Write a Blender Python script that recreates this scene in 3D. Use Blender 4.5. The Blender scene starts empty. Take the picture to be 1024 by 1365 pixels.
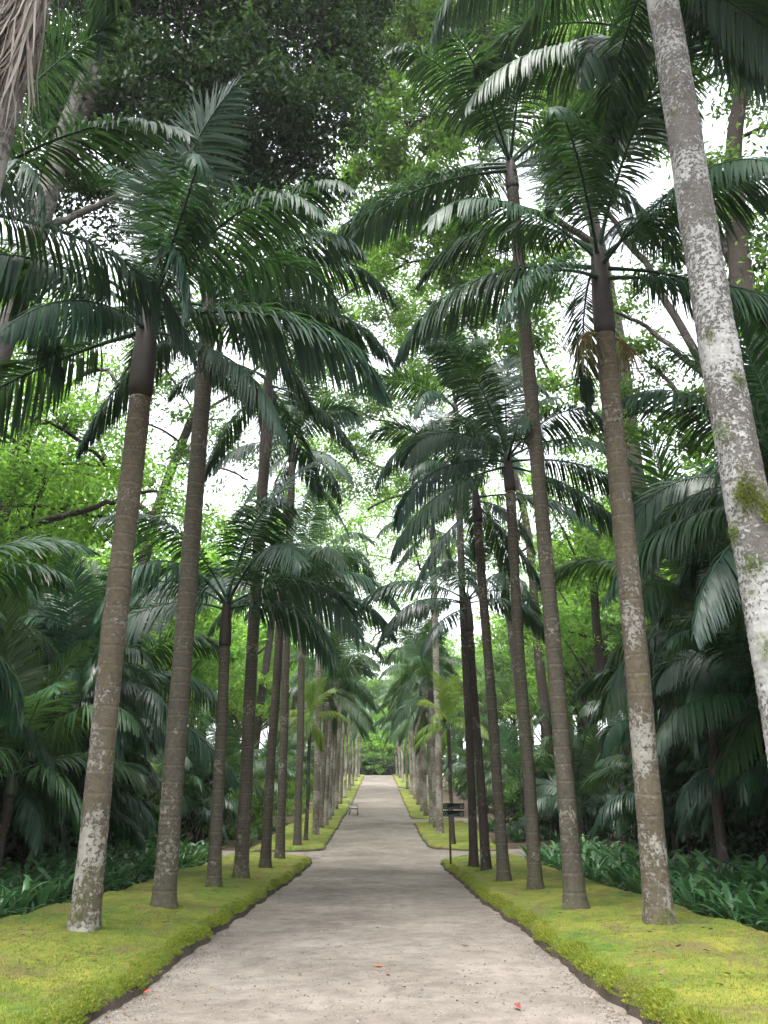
import bpy, math, random
import numpy as np
from mathutils import Vector, Matrix

R = math.radians
rng = np.random.default_rng(7)
random.seed(7)
scene = bpy.context.scene
col = scene.collection

# ------------------------------------------------------------------ camera
PITCH = 21.9
CAMZ = 1.6
FPX = 1025.0                       # focal length in photo pixels (1024 x 1365)
cam_d = bpy.data.cameras.new('camera')
cam = bpy.data.objects.new('camera', cam_d)
col.objects.link(cam)
cam.location = (0, 0, CAMZ)
cam.rotation_euler = (R(90 + PITCH), 0, 0)
cam_d.sensor_width = 36
cam_d.lens = FPX / 1365 * 36
cam_d.clip_start = 0.05
cam_d.clip_end = 2000
scene.camera = cam

# ------------------------------------------------------------------ world, sun, exposure
SUN_EL, SUN_AZ = 70.0, 205.0       # high, behind the camera; azimuth clockwise from the view direction
world = bpy.data.worlds.new('World')
scene.world = world
world.use_nodes = True
wn, wl = world.node_tree.nodes, world.node_tree.links
wn.clear()
sky = wn.new('ShaderNodeTexSky'); sky.sky_type = 'NISHITA'; sky.sun_disc = False
sky.sun_elevation = R(SUN_EL); sky.sun_rotation = R(SUN_AZ)
sky.air_density = 1.0; sky.dust_density = 4.0; sky.ozone_density = 1.0
hs = wn.new('ShaderNodeHueSaturation'); hs.inputs['Saturation'].default_value = 0.22   # overcast white
bg = wn.new('ShaderNodeBackground'); bg.inputs['Strength'].default_value = 0.15
wo = wn.new('ShaderNodeOutputWorld')
wl.new(sky.outputs[0], hs.inputs['Color']); wl.new(hs.outputs[0], bg.inputs[0]); wl.new(bg.outputs[0], wo.inputs[0])

sun_d = bpy.data.lights.new('sun', 'SUN')
sun_d.energy = 1.0; sun_d.angle = R(25); sun_d.color = (1.0, 0.96, 0.90)
sun = bpy.data.objects.new('sun', sun_d); col.objects.link(sun)
sdir = Vector((math.sin(R(SUN_AZ)) * math.cos(R(SUN_EL)), math.cos(R(SUN_AZ)) * math.cos(R(SUN_EL)), math.sin(R(SUN_EL))))
sun.rotation_euler = (-sdir).to_track_quat('-Z', 'Y').to_euler()

scene.view_settings.view_transform = 'Standard'
scene.view_settings.look = 'None'
scene.view_settings.gamma = 1.0
scene.view_settings.exposure = 2.7
scene.view_settings.use_curve_mapping = False
scene.render.engine = 'CYCLES'
cy = scene.cycles
cy.max_bounces = 6; cy.diffuse_bounces = 4; cy.glossy_bounces = 2; cy.transmission_bounces = 4
cy.transparent_max_bounces = 4
cy.use_adaptive_sampling = True; cy.adaptive_threshold = 0.02
cy.use_denoising = True
cy.caustics_reflective = False; cy.caustics_refractive = False

# ------------------------------------------------------------------ small maths
def _hash(ix, iy, iz, seed):
    h = (ix * 374761393 + iy * 668265263 + iz * 2147483647 + seed * 974634777) & 0xFFFFFFFF
    h = ((h ^ (h >> 13)) * 1274126177) & 0xFFFFFFFF
    h = (h ^ (h >> 16)) & 0xFFFFFFFF
    return h / 4294967295.0

def vnoise(x, y, z=0.0, seed=0):
    x = np.asarray(x, float); y = np.asarray(y, float); z = np.asarray(z, float) + np.zeros_like(x)
    ix, iy, iz = np.floor(x).astype(np.int64), np.floor(y).astype(np.int64), np.floor(z).astype(np.int64)
    fx, fy, fz = x - ix, y - iy, z - iz
    fx = fx * fx * (3 - 2 * fx); fy = fy * fy * (3 - 2 * fy); fz = fz * fz * (3 - 2 * fz)
    r = 0
    for a in (0, 1):
        for b in (0, 1):
            for c in (0, 1):
                w = (fx if a else 1 - fx) * (fy if b else 1 - fy) * (fz if c else 1 - fz)
                r = r + w * _hash(ix + a, iy + b, iz + c, seed)
    return r * 2 - 1

def fbm(x, y, z=0.0, seed=0, octv=4):
    r, a = 0, 1.0
    for o in range(octv):
        r = r + a * vnoise(np.asarray(x) * 2 ** o, np.asarray(y) * 2 ** o, np.asarray(z) * 2 ** o, seed + o)
        a *= 0.5
    return r

# ground profile along the avenue: level, then climbing, crest at about 137 m
_py = np.array([-60, 0, 20, 32.5, 44.3, 72.7, 137, 150, 190, 400])
_pz = np.array([0.0, 0, 0, 0.13, 0.79, 2.87, 8.8, 9.3, 9.0, 9.0])
_yy = np.arange(-60, 400, 0.5)
_zz = np.interp(_yy, _py, _pz)
_k = np.exp(-np.linspace(-2.5, 2.5, 25) ** 2 / 2); _k /= _k.sum()
_zz = np.convolve(np.pad(_zz, 12, mode='edge'), _k, 'valid')
def g(y):
    return np.interp(y, _yy, _zz)
def cx(y):                                   # centre line of the path
    return -0.13 - 0.0055 * np.asarray(y, float)
def terrain(x, y):
    x = np.asarray(x, float); y = np.asarray(y, float)
    d = np.abs(x - cx(y))
    side = np.clip(d - 11, 0, 60)
    return g(y) - 0.03 + 0.22 * side ** 1.05 * np.clip((d - 11) / 8, 0, 1) + np.clip(d - 5, 0, 3) * 0.04

_c, _s = math.cos(R(PITCH)), math.sin(R(PITCH))
def ray(px, py):
    u, v = (px - 512) / FPX, (682.5 - py) / FPX
    return Vector((u, _c - v * _s, _s + v * _c))
def P(px, py, Y):                            # the point seen at a pixel, Y metres ahead
    d = ray(px, py); t = Y / d.y
    return Vector((d.x * t, Y, CAMZ + d.z * t))
def on_ground(px, py, lift=0.0):
    d = ray(px, py); t = 4.0
    while t < 400:
        q = d * t
        if CAMZ + q.z <= float(g(q.y)) + lift: break
        t += 0.02
    q = d * t
    return Vector((q.x, q.y, float(g(q.y)) + lift))
def px_m(pt):                                # metres per photo pixel at a point
    return (pt.y * _c + (pt.z - CAMZ) * _s) / FPX

# ------------------------------------------------------------------ mesh helpers
def mesh(name, V, faces, mat=None, smooth=False):
    """faces: list of int arrays (n,3) or (n,4)"""
    me = bpy.data.meshes.new(name)
    V = np.asarray(V, np.float32)
    loops = np.concatenate([np.asarray(f, np.int32).ravel() for f in faces])
    tot = np.concatenate([np.full(len(f), np.asarray(f).shape[1], np.int32) for f in faces])
    me.vertices.add(len(V)); me.vertices.foreach_set('co', V.ravel())
    me.loops.add(len(loops)); me.loops.foreach_set('vertex_index', loops)
    me.polygons.add(len(tot))
    st = np.zeros(len(tot), np.int32); st[1:] = np.cumsum(tot)[:-1]
    me.polygons.foreach_set('loop_start', st)
    if smooth: me.polygons.foreach_set('use_smooth', np.ones(len(tot), bool))
    me.update(calc_edges=True); me.validate()
    if mat: me.materials.append(mat)
    return me

class MB:
    def __init__(self): self.V = []; self.F = {3: [], 4: []}; self.n = 0
    def add(self, V, *faces):
        V = np.asarray(V, float).reshape(-1, 3)
        self.V.append(V)
        for f in faces:
            f = np.asarray(f, np.int64); self.F[f.shape[1]].append(f + self.n)
        self.n += len(V)
    def tube(self, pts, rad, sides=8, cap=True, noise=None):
        pts = np.asarray([tuple(p) for p in pts], float); rad = np.asarray(rad, float)
        n = len(pts)
        T = np.gradient(pts, axis=0); T /= np.linalg.norm(T, axis=1)[:, None] + 1e-9
        ref = np.array([1.0, 0.0, 0.0]) if abs(T[0][0]) < 0.8 else np.array([0.0, 0, 1])
        A = np.cross(T, ref); A /= np.linalg.norm(A, axis=1)[:, None] + 1e-9
        B = np.cross(T, A)
        an = np.arange(sides) / sides * 2 * np.pi
        rr = rad[:, None] * np.ones((1, sides))
        if noise is not None: rr = rr * noise
        V = pts[:, None, :] + rr[..., None] * (np.cos(an)[None, :, None] * A[:, None, :] + np.sin(an)[None, :, None] * B[:, None, :])
        i = np.arange(n - 1)[:, None] * sides; j = np.arange(sides)[None, :]; k = (j + 1) % sides
        q = np.stack([i + j, i + k, i + sides + k, i + sides + j], -1).reshape(-1, 4)
        V = V.reshape(-1, 3)
        if cap:
            V = np.vstack([V, pts[0], pts[-1]])
            jj = np.arange(sides); kk = (jj + 1) % sides
            t1 = np.stack([np.full(sides, n * sides), kk, jj], -1)
            t2 = np.stack([np.full(sides, n * sides + 1), (n - 1) * sides + jj, (n - 1) * sides + kk], -1)
            self.add(V, q, t1, t2)
        else:
            self.add(V, q)
    def box(self, c, s, rot=None):
        v = np.array([[x, y, z] for x in (-.5, .5) for y in (-.5, .5) for z in (-.5, .5)]) * np.asarray(s)
        if rot is not None: v = v @ np.array(rot).T
        f = np.array([[0, 1, 3, 2], [4, 6, 7, 5], [0, 4, 5, 1], [2, 3, 7, 6], [0, 2, 6, 4], [1, 5, 7, 3]])
        self.add(v + np.asarray(c, float), f)
    def mesh(self, name, mat, smooth=False):
        fs = [np.concatenate(self.F[k]) for k in (3, 4) if self.F[k]]
        return mesh(name, np.concatenate(self.V), fs, mat, smooth)

def link(name, me, parent=None, loc=None, rot=None, scale=None):
    o = bpy.data.objects.new(name, me); col.objects.link(o)
    if parent: o.parent = parent
    if loc is not None: o.location = loc
    if rot is not None: o.rotation_euler = rot
    if scale is not None: o.scale = scale if hasattr(scale, '__len__') else (scale,) * 3
    return o
def empty(name, loc, rz=0.0):
    o = bpy.data.objects.new(name, None); col.objects.link(o)
    o.empty_display_size = 0.2; o.location = loc; o.rotation_euler = (0, 0, rz)
    return o
def tag(o, label, cat=None, group=None, kind=None):
    o['label'] = label
    if cat: o['category'] = cat
    if group: o['group'] = group
    if kind: o['kind'] = kind
    return o

# ------------------------------------------------------------------ materials
def nm(name):
    m = bpy.data.materials.new(name); m.use_nodes = True
    m.node_tree.nodes.clear()
    return m, m.node_tree.nodes, m.node_tree.links
def ramp(n, stops, interp='LINEAR'):
    r = n.new('ShaderNodeValToRGB'); cr = r.color_ramp; cr.interpolation = interp
    while len(cr.elements) < len(stops): cr.elements.new(0.5)
    for e, (p, c) in zip(cr.elements, stops):
        e.position = p; e.color = (c[0], c[1], c[2], 1) if hasattr(c, '__len__') else (c, c, c, 1)
    return r
def noise(n, l, vec, scale, detail=4, rough=0.55, dist=0.0):
    t = n.new('ShaderNodeTexNoise'); t.inputs['Scale'].default_value = scale; t.inputs['Detail'].default_value = detail
    t.inputs['Roughness'].default_value = rough; t.inputs['Distortion'].default_value = dist
    if vec is not None: l.new(vec, t.inputs['Vector'])
    return t
def mix(n, l, fac, a, b, blend='MIX'):
    m = n.new('ShaderNodeMix'); m.data_type = 'RGBA'; m.blend_type = blend
    for sock, v in ((m.inputs[0], fac), (m.inputs[6], a), (m.inputs[7], b)):
        if hasattr(v, 'is_output'): l.new(v, sock)
        elif isinstance(v, (int, float)): sock.default_value = v if sock.type == 'VALUE' else (v, v, v, 1)
        else: sock.default_value = (*v, 1)
    return m.outputs[2]
def leaf_mat(name, c0, c1, c2, trans, tfac=0.3, rough=0.4, spec=0.5):
    m, n, l = nm(name)
    geo = n.new('ShaderNodeNewGeometry'); oi = n.new('ShaderNodeObjectInfo')
    r = ramp(n, [(0.0, c0), (0.6, c1), (1.0, c2)])
    l.new(geo.outputs['Random Per Island'], r.inputs[0])
    hsv = n.new('ShaderNodeHueSaturation')
    mr = n.new('ShaderNodeMapRange'); mr.inputs[3].default_value = 0.75; mr.inputs[4].default_value = 1.25
    l.new(oi.outputs['Random'], mr.inputs[0]); l.new(mr.outputs[0], hsv.inputs['Value'])
    fr_ = n.new('ShaderNodeMath'); fr_.operation = 'MULTIPLY'; fr_.inputs[1].default_value = 17.31; l.new(oi.outputs['Random'], fr_.inputs[0])
    f2_ = n.new('ShaderNodeMath'); f2_.operation = 'FRACT'; l.new(fr_.outputs[0], f2_.inputs[0])
    mh_ = n.new('ShaderNodeMapRange'); mh_.inputs[3].default_value = .465; mh_.inputs[4].default_value = .515
    l.new(f2_.outputs[0], mh_.inputs[0]); l.new(mh_.outputs[0], hsv.inputs['Hue'])
    l.new(r.outputs[0], hsv.inputs['Color'])
    p = n.new('ShaderNodeBsdfPrincipled')
    l.new(hsv.outputs[0], p.inputs['Base Color'])
    p.inputs['Roughness'].default_value = rough; p.inputs['Specular IOR Level'].default_value = spec
    t = n.new('ShaderNodeBsdfTranslucent')
    tc = mix(n, l, 0.55, hsv.outputs[0], trans); l.new(tc, t.inputs['Color'])
    ms = n.new('ShaderNodeMixShader'); ms.inputs[0].default_value = tfac
    l.new(p.outputs[0], ms.inputs[1]); l.new(t.outputs[0], ms.inputs[2])
    o = n.new('ShaderNodeOutputMaterial'); l.new(ms.outputs[0], o.inputs[0])
    return m

M = {}
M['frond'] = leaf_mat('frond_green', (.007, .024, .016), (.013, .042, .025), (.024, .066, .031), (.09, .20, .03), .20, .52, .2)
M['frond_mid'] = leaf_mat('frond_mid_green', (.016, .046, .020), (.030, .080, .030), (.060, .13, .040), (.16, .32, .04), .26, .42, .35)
M['frond_low'] = leaf_mat('frond_low_green', (.008, .028, .017), (.015, .050, .027), (.028, .078, .033), (.10, .26, .03), .18, .37, .4)
M['frond_pale'] = leaf_mat('frond_pale_green', (.06, .13, .03), (.11, .20, .04), (.20, .28, .06), (.36, .55, .06), .45, .4, .4)
M['dead'] = leaf_mat('dead_frond', (.075, .058, .048), (.13, .11, .095), (.19, .175, .16), (.3, .25, .2), .12, .8, .2)
M['leaf_dark'] = leaf_mat('leaf_dark', (.007, .022, .011), (.012, .036, .015), (.024, .062, .018), (.10, .22, .03), .22, .42, .3)
M['leaf_mid'] = leaf_mat('leaf_mid', (.024, .068, .018), (.042, .11, .024), (.085, .17, .032), (.22, .44, .05), .42, .5, .3)
M['leaf_light'] = leaf_mat('leaf_light', (.04, .10, .020), (.07, .165, .028), (.13, .24, .04), (.32, .62, .06), .54, .5, .3)
M['strap'] = leaf_mat('strap_leaf', (.030, .090, .042), (.050, .135, .058), (.10, .20, .06), (.12, .30, .05), .22, .36, .45)
M['flower_stalk'] = leaf_mat('fruit_strand', (.10, .09, .03), (.16, .13, .05), (.20, .15, .08), (.2, .2, .05), .1, .7, .2)

def trunk_mat(name, dark, light, lichen, lichen_amt, moss_amt, ring=1.0, bump=0.6, moss_h=1.2, low_lichen=False, patch=12.0):
    m, n, l = nm(name)
    tc = n.new('ShaderNodeTexCoord'); oi = n.new('ShaderNodeObjectInfo')
    off = n.new('ShaderNodeVectorMath'); off.operation = 'ADD'
    sc_ = n.new('ShaderNodeVectorMath'); sc_.operation = 'SCALE'; sc_.inputs['Scale'].default_value = 37.0
    cmb = n.new('ShaderNodeCombineXYZ')
    l.new(oi.outputs['Random'], cmb.inputs[0]); l.new(oi.outputs['Random'], cmb.inputs[1])
    l.new(cmb.outputs[0], sc_.inputs[0])
    l.new(tc.outputs['Object'], off.inputs[0]); l.new(sc_.outputs[0], off.inputs[1])
    v = off.outputs[0]
    # ring scars
    w = n.new('ShaderNodeTexWave'); w.wave_type = 'BANDS'; w.bands_direction = 'Z'; w.wave_profile = 'SAW'
    w.inputs['Scale'].default_value = 1.05; w.inputs['Distortion'].default_value = 0.9; w.inputs['Detail'].default_value = 3
    w.inputs['Detail Scale'].default_value = 1.4
    l.new(tc.outputs['Object'], w.inputs['Vector'])
    rr = ramp(n, [(0.0, .45), (0.10, 1.0), (0.8, .85), (0.93, 1.6), (1.0, .5)])
    l.new(w.outputs['Fac'], rr.inputs[0])
    big = noise(n, l, v, 1.6, 5, .6); fine = noise(n, l, v, 16, 6, .65)
    base = mix(n, l, big.outputs['Fac'], dark, light)
    rf = ramp(n, [(.3, .55), (.7, 1.4)]); l.new(fine.outputs['Fac'], rf.inputs[0])
    base = mix(n, l, 0.8, base, rf.outputs[0], 'MULTIPLY')
    base = mix(n, l, 0.75 * ring, base, rr.outputs[0], 'MULTIPLY')
    # lichen blotches: patches within larger regions, fading with height
    n1 = noise(n, l, v, 1.1, 3, .5); n2 = noise(n, l, v, patch, 8, .75, 0.3)
    add = n.new('ShaderNodeMath'); add.operation = 'MULTIPLY_ADD'; add.inputs[1].default_value = 0.75
    l.new(n1.outputs['Fac'], add.inputs[0]); l.new(n2.outputs['Fac'], add.inputs[2])
    if low_lichen:
        lo_ = n.new('ShaderNodeMapRange'); lo_.inputs[1].default_value = .3; lo_.inputs[2].default_value = 5.5
        lo_.inputs[3].default_value = .075; lo_.inputs[4].default_value = -.05
        sz_ = n.new('ShaderNodeSeparateXYZ'); l.new(tc.outputs['Object'], sz_.inputs[0]); l.new(sz_.outputs[2], lo_.inputs[0])
        spk = noise(n, l, v, 26, 5, .7); sm_ = n.new('ShaderNodeMath'); sm_.operation = 'MULTIPLY_ADD'; sm_.inputs[1].default_value = .55
        l.new(spk.outputs['Fac'], sm_.inputs[0]); l.new(lo_.outputs[0], sm_.inputs[2])
        s0_ = n.new('ShaderNodeMath'); s0_.operation = 'ADD'; l.new(add.outputs[0], s0_.inputs[0]); l.new(sm_.outputs[0], s0_.inputs[1])
        s1_ = n.new('ShaderNodeMath'); s1_.operation = 'SUBTRACT'; s1_.inputs[1].default_value = .275; l.new(s0_.outputs[0], s1_.inputs[0])
        add = s1_
    t0 = 1.02 - lichen_amt * 0.35
    lr = ramp(n, [(t0 - .5, 0.0), (t0 - .44, 1.0)])
    sub = n.new('ShaderNodeMath'); sub.operation = 'SUBTRACT'; sub.inputs[1].default_value = 0.5
    l.new(add.outputs[0], sub.inputs[0]); l.new(sub.outputs[0], lr.inputs[0])
    lc = mix(n, l, fine.outputs['Fac'], tuple(c * .6 for c in lichen), tuple(min(1, c * 1.35) for c in lichen))
    base = mix(n, l, lr.outputs[0], base, lc)
    # green-brown moss, stronger near the foot
    sx = n.new('ShaderNodeSeparateXYZ'); l.new(tc.outputs['Object'], sx.inputs[0])
    mh = n.new('ShaderNodeMapRange'); mh.inputs[1].default_value = 0.0; mh.inputs[2].default_value = moss_h
    mh.inputs[3].default_value = 0.16; mh.inputs[4].default_value = 0.0
    l.new(sx.outputs[2], mh.inputs[0])
    n3 = noise(n, l, v, 3.2, 7, .7)
    ad2 = n.new('ShaderNodeMath'); ad2.operation = 'ADD'; l.new(n3.outputs['Fac'], ad2.inputs[0]); l.new(mh.outputs[0], ad2.inputs[1])
    t1 = .78 - moss_amt * .3
    mr_ = ramp(n, [(t1, 0), (min(.99, t1 + .1), .85)]); l.new(ad2.outputs[0], mr_.inputs[0])
    mc = mix(n, l, fine.outputs['Fac'], (.028, .034, .008), (.085, .085, .026))
    base = mix(n, l, mr_.outputs[0], base, mc)
    p = n.new('ShaderNodeBsdfPrincipled'); l.new(base, p.inputs['Base Color']); p.inputs['Roughness'].default_value = .85
    p.inputs['Specular IOR Level'].default_value = .25
    hb = n.new('ShaderNodeMath'); hb.operation = 'MULTIPLY_ADD'; hb.inputs[1].default_value = 0.5
    l.new(w.outputs['Fac'], hb.inputs[0]); l.new(fine.outputs['Fac'], hb.inputs[2])
    hb2 = n.new('ShaderNodeMath'); hb2.operation = 'ADD'; l.new(hb.outputs[0], hb2.inputs[0]); l.new(lr.outputs[0], hb2.inputs[1])
    b = n.new('ShaderNodeBump'); b.inputs['Strength'].default_value = bump; b.inputs['Distance'].default_value = 0.012
    l.new(hb2.outputs[0], b.inputs['Height']); l.new(b.outputs[0], p.inputs['Normal'])
    o = n.new('ShaderNodeOutputMaterial'); l.new(p.outputs[0], o.inputs[0])
    return m
M['trunk_lichen'] = trunk_mat('bark_lichen', (.050, .040, .027), (.105, .088, .060), (.20, .19, .165), .30, .62, .8, .9, 1.0, True)
M['trunk_crust'] = trunk_mat('bark_crusted', (.035, .030, .025), (.120, .112, .100), (.235, .235, .225), .66, .70, .5, 1.0, 0.1, True, 20.0)
M['trunk_brown'] = trunk_mat('bark_brown', (.035, .032, .023), (.080, .070, .051), (.17, .158, .125), .12, .45, .9)
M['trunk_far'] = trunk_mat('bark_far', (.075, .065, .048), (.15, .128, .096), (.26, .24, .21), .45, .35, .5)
M['trunk_dark'] = trunk_mat('bark_dark', (.022, .018, .015), (.055, .043, .034), (.14, .14, .12), .12, .3, 0.0, .8)
M['trunk_grey'] = trunk_mat('bark_grey', (.040, .036, .032), (.095, .085, .076), (.16, .155, .14), .4, .3, 0.0, .8)

def simple(name, c0, c1, rough=.6, scale=6., spec=.4, bump=.0, metallic=0.0):
    m, n, l = nm(name)
    tc = n.new('ShaderNodeTexCoord'); t = noise(n, l, tc.outputs['Object'], scale, 5)
    r = ramp(n, [(.3, c0), (.7, c1)]); l.new(t.outputs['Fac'], r.inputs[0])
    p = n.new('ShaderNodeBsdfPrincipled'); l.new(r.outputs[0], p.inputs['Base Color'])
    p.inputs['Roughness'].default_value = rough; p.inputs['Specular IOR Level'].default_value = spec; p.inputs['Metallic'].default_value = metallic
    if bump:
        b = n.new('ShaderNodeBump'); b.inputs['Strength'].default_value = bump; b.inputs['Distance'].default_value = .01
        l.new(t.outputs['Fac'], b.inputs['Height']); l.new(b.outputs[0], p.inputs['Normal'])
    o = n.new('ShaderNodeOutputMaterial'); l.new(p.outputs[0], o.inputs[0])
    return m
M['shaft'] = simple('crownshaft', (.016, .013, .012), (.040, .030, .026), .6, 2.5, .25)
M['shaft_green'] = simple('crownshaft_green', (.03, .05, .028), (.06, .085, .04), .4, 2.5)
M['iron'] = simple('rusty_brown_steel', (.045, .026, .018), (.085, .048, .032), .6, 8)
M['board'] = simple('dark_green_board', (.006, .010, .008), (.010, .016, .012), .75, 5, .2)
M['board_mark'] = simple('pale_board_mark', (.16, .17, .15), (.22, .22, .20), .7, 5)
M['steel'] = simple('galvanised_post', (.16, .16, .16), (.24, .24, .23), .5, 8)
M['bench_wood'] = simple('pale_painted_wood', (.50, .50, .49), (.64, .64, .62), .5, 5)
M['bench_iron'] = simple('dark_cast_iron', (.05, .05, .055), (.09, .09, .09), .5, 8)
M['stone'] = simple('pale_stone', (.20, .19, .17), (.30, .29, .27), .9, 3, .2, .5)
M['litter'] = leaf_mat('fallen_leaf', (.05, .026, .014), (.11, .06, .03), (.22, .17, .11), (.3, .2, .1), .1, .7, .2)
M['litter_red'] = leaf_mat('fallen_red_leaf', (.18, .035, .018), (.24, .06, .024), (.28, .10, .03), (.4, .1, .05), .1, .6, .2)
M['pebble'] = leaf_mat('pebble', (.09, .08, .07), (.17, .155, .14), (.30, .28, .26), (.2, .2, .2), .0, .9, .2)
M['moss_blade'] = leaf_mat('moss_tuft', (.055, .105, .013), (.105, .155, .019), (.180, .200, .028), (.22, .32, .03), .35, .8, .15)

def ground_mat(name, kind):
    m, n, l = nm(name)
    tc = n.new('ShaderNodeTexCoord'); v = tc.outputs['Object']
    p = n.new('ShaderNodeBsdfPrincipled'); p.inputs['Specular IOR Level'].default_value = .2
    if kind == 'path':
        a = noise(n, l, v, .55, 6, .6); b = noise(n, l, v, 3.5, 8, .7, .3); c = noise(n, l, v, 70, 6, .8)
        r = ramp(n, [(.30, (.099, .085, .071)), (.5, (.133, .117, .100)), (.70, (.174, .155, .135))]); l.new(a.outputs['Fac'], r.inputs[0])
        r2 = ramp(n, [(.32, .62), (.5, 1.0), (.64, 1.28)]); l.new(b.outputs['Fac'], r2.inputs[0])
        r3 = ramp(n, [(.28, .55), (.5, 1.0), (.75, 1.4)]); l.new(c.outputs['Fac'], r3.inputs[0])
        k = mix(n, l, .75, r.outputs[0], r2.outputs[0], 'MULTIPLY'); k = mix(n, l, .8, k, r3.outputs[0], 'MULTIPLY')
        # damp darker patches
        d = noise(n, l, v, .9, 5, .65, .8); rd = ramp(n, [(.56, 0), (.68, .5)]); l.new(d.outputs['Fac'], rd.inputs[0])
        k = mix(n, l, rd.outputs[0], k, (.066, .057, .048))
        hgt = c.outputs['Fac']; p.inputs['Roughness'].default_value = .92; bs, bd = .8, .012
        sm = n.new('ShaderNodeMath'); sm.operation = 'MULTIPLY_ADD'; sm.inputs[1].default_value = 2.0
        l.new(b.outputs['Fac'], sm.inputs[0]); l.new(hgt, sm.inputs[2]); hgt = sm.outputs[0]
    elif kind == 'moss':
        a = noise(n, l, v, .7, 5, .65); b = noise(n, l, v, 4.5, 7, .72, .5); c = noise(n, l, v, 45, 6, .85); e = noise(n, l, v, 1.5, 8, .75, .6)
        r = ramp(n, [(.40, (.036, .080, .012)), (.47, (.080, .122, .016)), (.54, (.118, .138, .021)), (.65, (.182, .174, .030))])
        s = n.new('ShaderNodeMath'); s.operation = 'MULTIPLY_ADD'; s.inputs[1].default_value = .45
        l.new(b.outputs['Fac'], s.inputs[0])
        s2 = n.new('ShaderNodeMath'); s2.operation = 'MULTIPLY'; s2.inputs[1].default_value = .6; l.new(a.outputs['Fac'], s2.inputs[0])
        l.new(s2.outputs[0], s.inputs[2]); l.new(s.outputs[0], r.inputs[0])
        rb = ramp(n, [(.50, 0), (.60, .75)]); l.new(e.outputs['Fac'], rb.inputs[0])
        k = mix(n, l, rb.outputs[0], r.outputs[0], (.098, .076, .036))
        r3 = ramp(n, [(.25, .35), (.5, 1.0), (.75, 1.7)]); l.new(c.outputs['Fac'], r3.inputs[0])
        k = mix(n, l, .85, k, r3.outputs[0], 'MULTIPLY')
        # bare earth where the flank is steep
        geo = n.new('ShaderNodeNewGeometry'); sx = n.new('ShaderNodeSeparateXYZ'); l.new(geo.outputs['True Normal'], sx.inputs[0])
        ad = n.new('ShaderNodeMath'); ad.operation = 'MULTIPLY_ADD'; ad.inputs[1].default_value = .9
        l.new(b.outputs['Fac'], ad.inputs[0]); l.new(sx.outputs[2], ad.inputs[2])
        rs = ramp(n, [(.52, 1.0), (.72, 0.0)]); l.new(ad.outputs[0], rs.inputs[0])
        k = mix(n, l, rs.outputs[0], k, (.040, .030, .021))
        at = n.new('ShaderNodeAttribute'); at.attribute_name = 'edge'
        a3 = n.new('ShaderNodeMath'); a3.operation = 'MULTIPLY_ADD'; a3.inputs[1].default_value = -.075
        l.new(b.outputs['Fac'], a3.inputs[0]); l.new(at.outputs['Fac'], a3.inputs[2])
        re = ramp(n, [(0.0, 1.0), (.03, 0.0)]); l.new(a3.outputs[0], re.inputs[0])
        k = mix(n, l, re.outputs[0], k, (.050, .039, .030))
        sm = n.new('ShaderNodeMath'); sm.operation = 'MULTIPLY_ADD'; sm.inputs[1].default_value = 2.5
        l.new(b.outputs['Fac'], sm.inputs[0]); l.new(c.outputs['Fac'], sm.inputs[2]); hgt = sm.outputs[0]
        p.inputs['Roughness'].default_value = .95; bs, bd = 1.0, .02
    else:
        a = noise(n, l, v, .8, 6, .6); c = noise(n, l, v, 22, 8, .8)
        r = ramp(n, [(.3, (.035, .026, .018)), (.7, (.085, .060, .042))]); l.new(a.outputs['Fac'], r.inputs[0])
        r3 = ramp(n, [(.3, .4), (.5, 1.0), (.72, 2.2)]); l.new(c.outputs['Fac'], r3.inputs[0])
        k = mix(n, l, .9, r.outputs[0], r3.outputs[0], 'MULTIPLY'); hgt = c.outputs['Fac']
        p.inputs['Roughness'].default_value = .95; bs, bd = 1.0, .03
    l.new(k, p.inputs['Base Color'])
    bp = n.new('ShaderNodeBump'); bp.inputs['Strength'].default_value = bs; bp.inputs['Distance'].default_value = bd
    l.new(hgt, bp.inputs['Height']); l.new(bp.outputs[0], p.inputs['Normal'])
    o = n.new('ShaderNodeOutputMaterial'); l.new(p.outputs[0], o.inputs[0])
    return m
M['path'] = ground_mat('gravel_path', 'path'); M['moss'] = ground_mat('moss_ground', 'moss'); M['soil'] = ground_mat('leafy_soil', 'soil')

# ------------------------------------------------------------------ terrain, path, banks
def grid(xs, ys, zf, name, mat):
    X, Y = np.meshgrid(xs, ys)
    Z = zf(X, Y)
    n, m = X.shape
    i = np.arange(n - 1)[:, None] * m + np.arange(m - 1)[None, :]
    q = np.stack([i, i + 1, i + m + 1, i + m], -1).reshape(-1, 4)
    return mesh(name, np.stack([X, Y, Z], -1).reshape(-1, 3), [q], mat, True)
xs = np.concatenate([np.linspace(-400, -50, 12)[:-1], np.arange(-50, 50.1, 1.0), np.linspace(50, 400, 12)[1:]])
ys = np.concatenate([np.linspace(-300, -40, 8)[:-1], np.arange(-40, 200, 1.5), np.linspace(200, 600, 14)])
gr = link('ground', grid(xs, ys, lambda X, Y: terrain(X, Y) - 0.06 + 0.04 * fbm(X * .6, Y * .6, seed=3), 'ground', M['soil']))
tag(gr, 'dark brown leafy soil under the trees', kind='structure')

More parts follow.
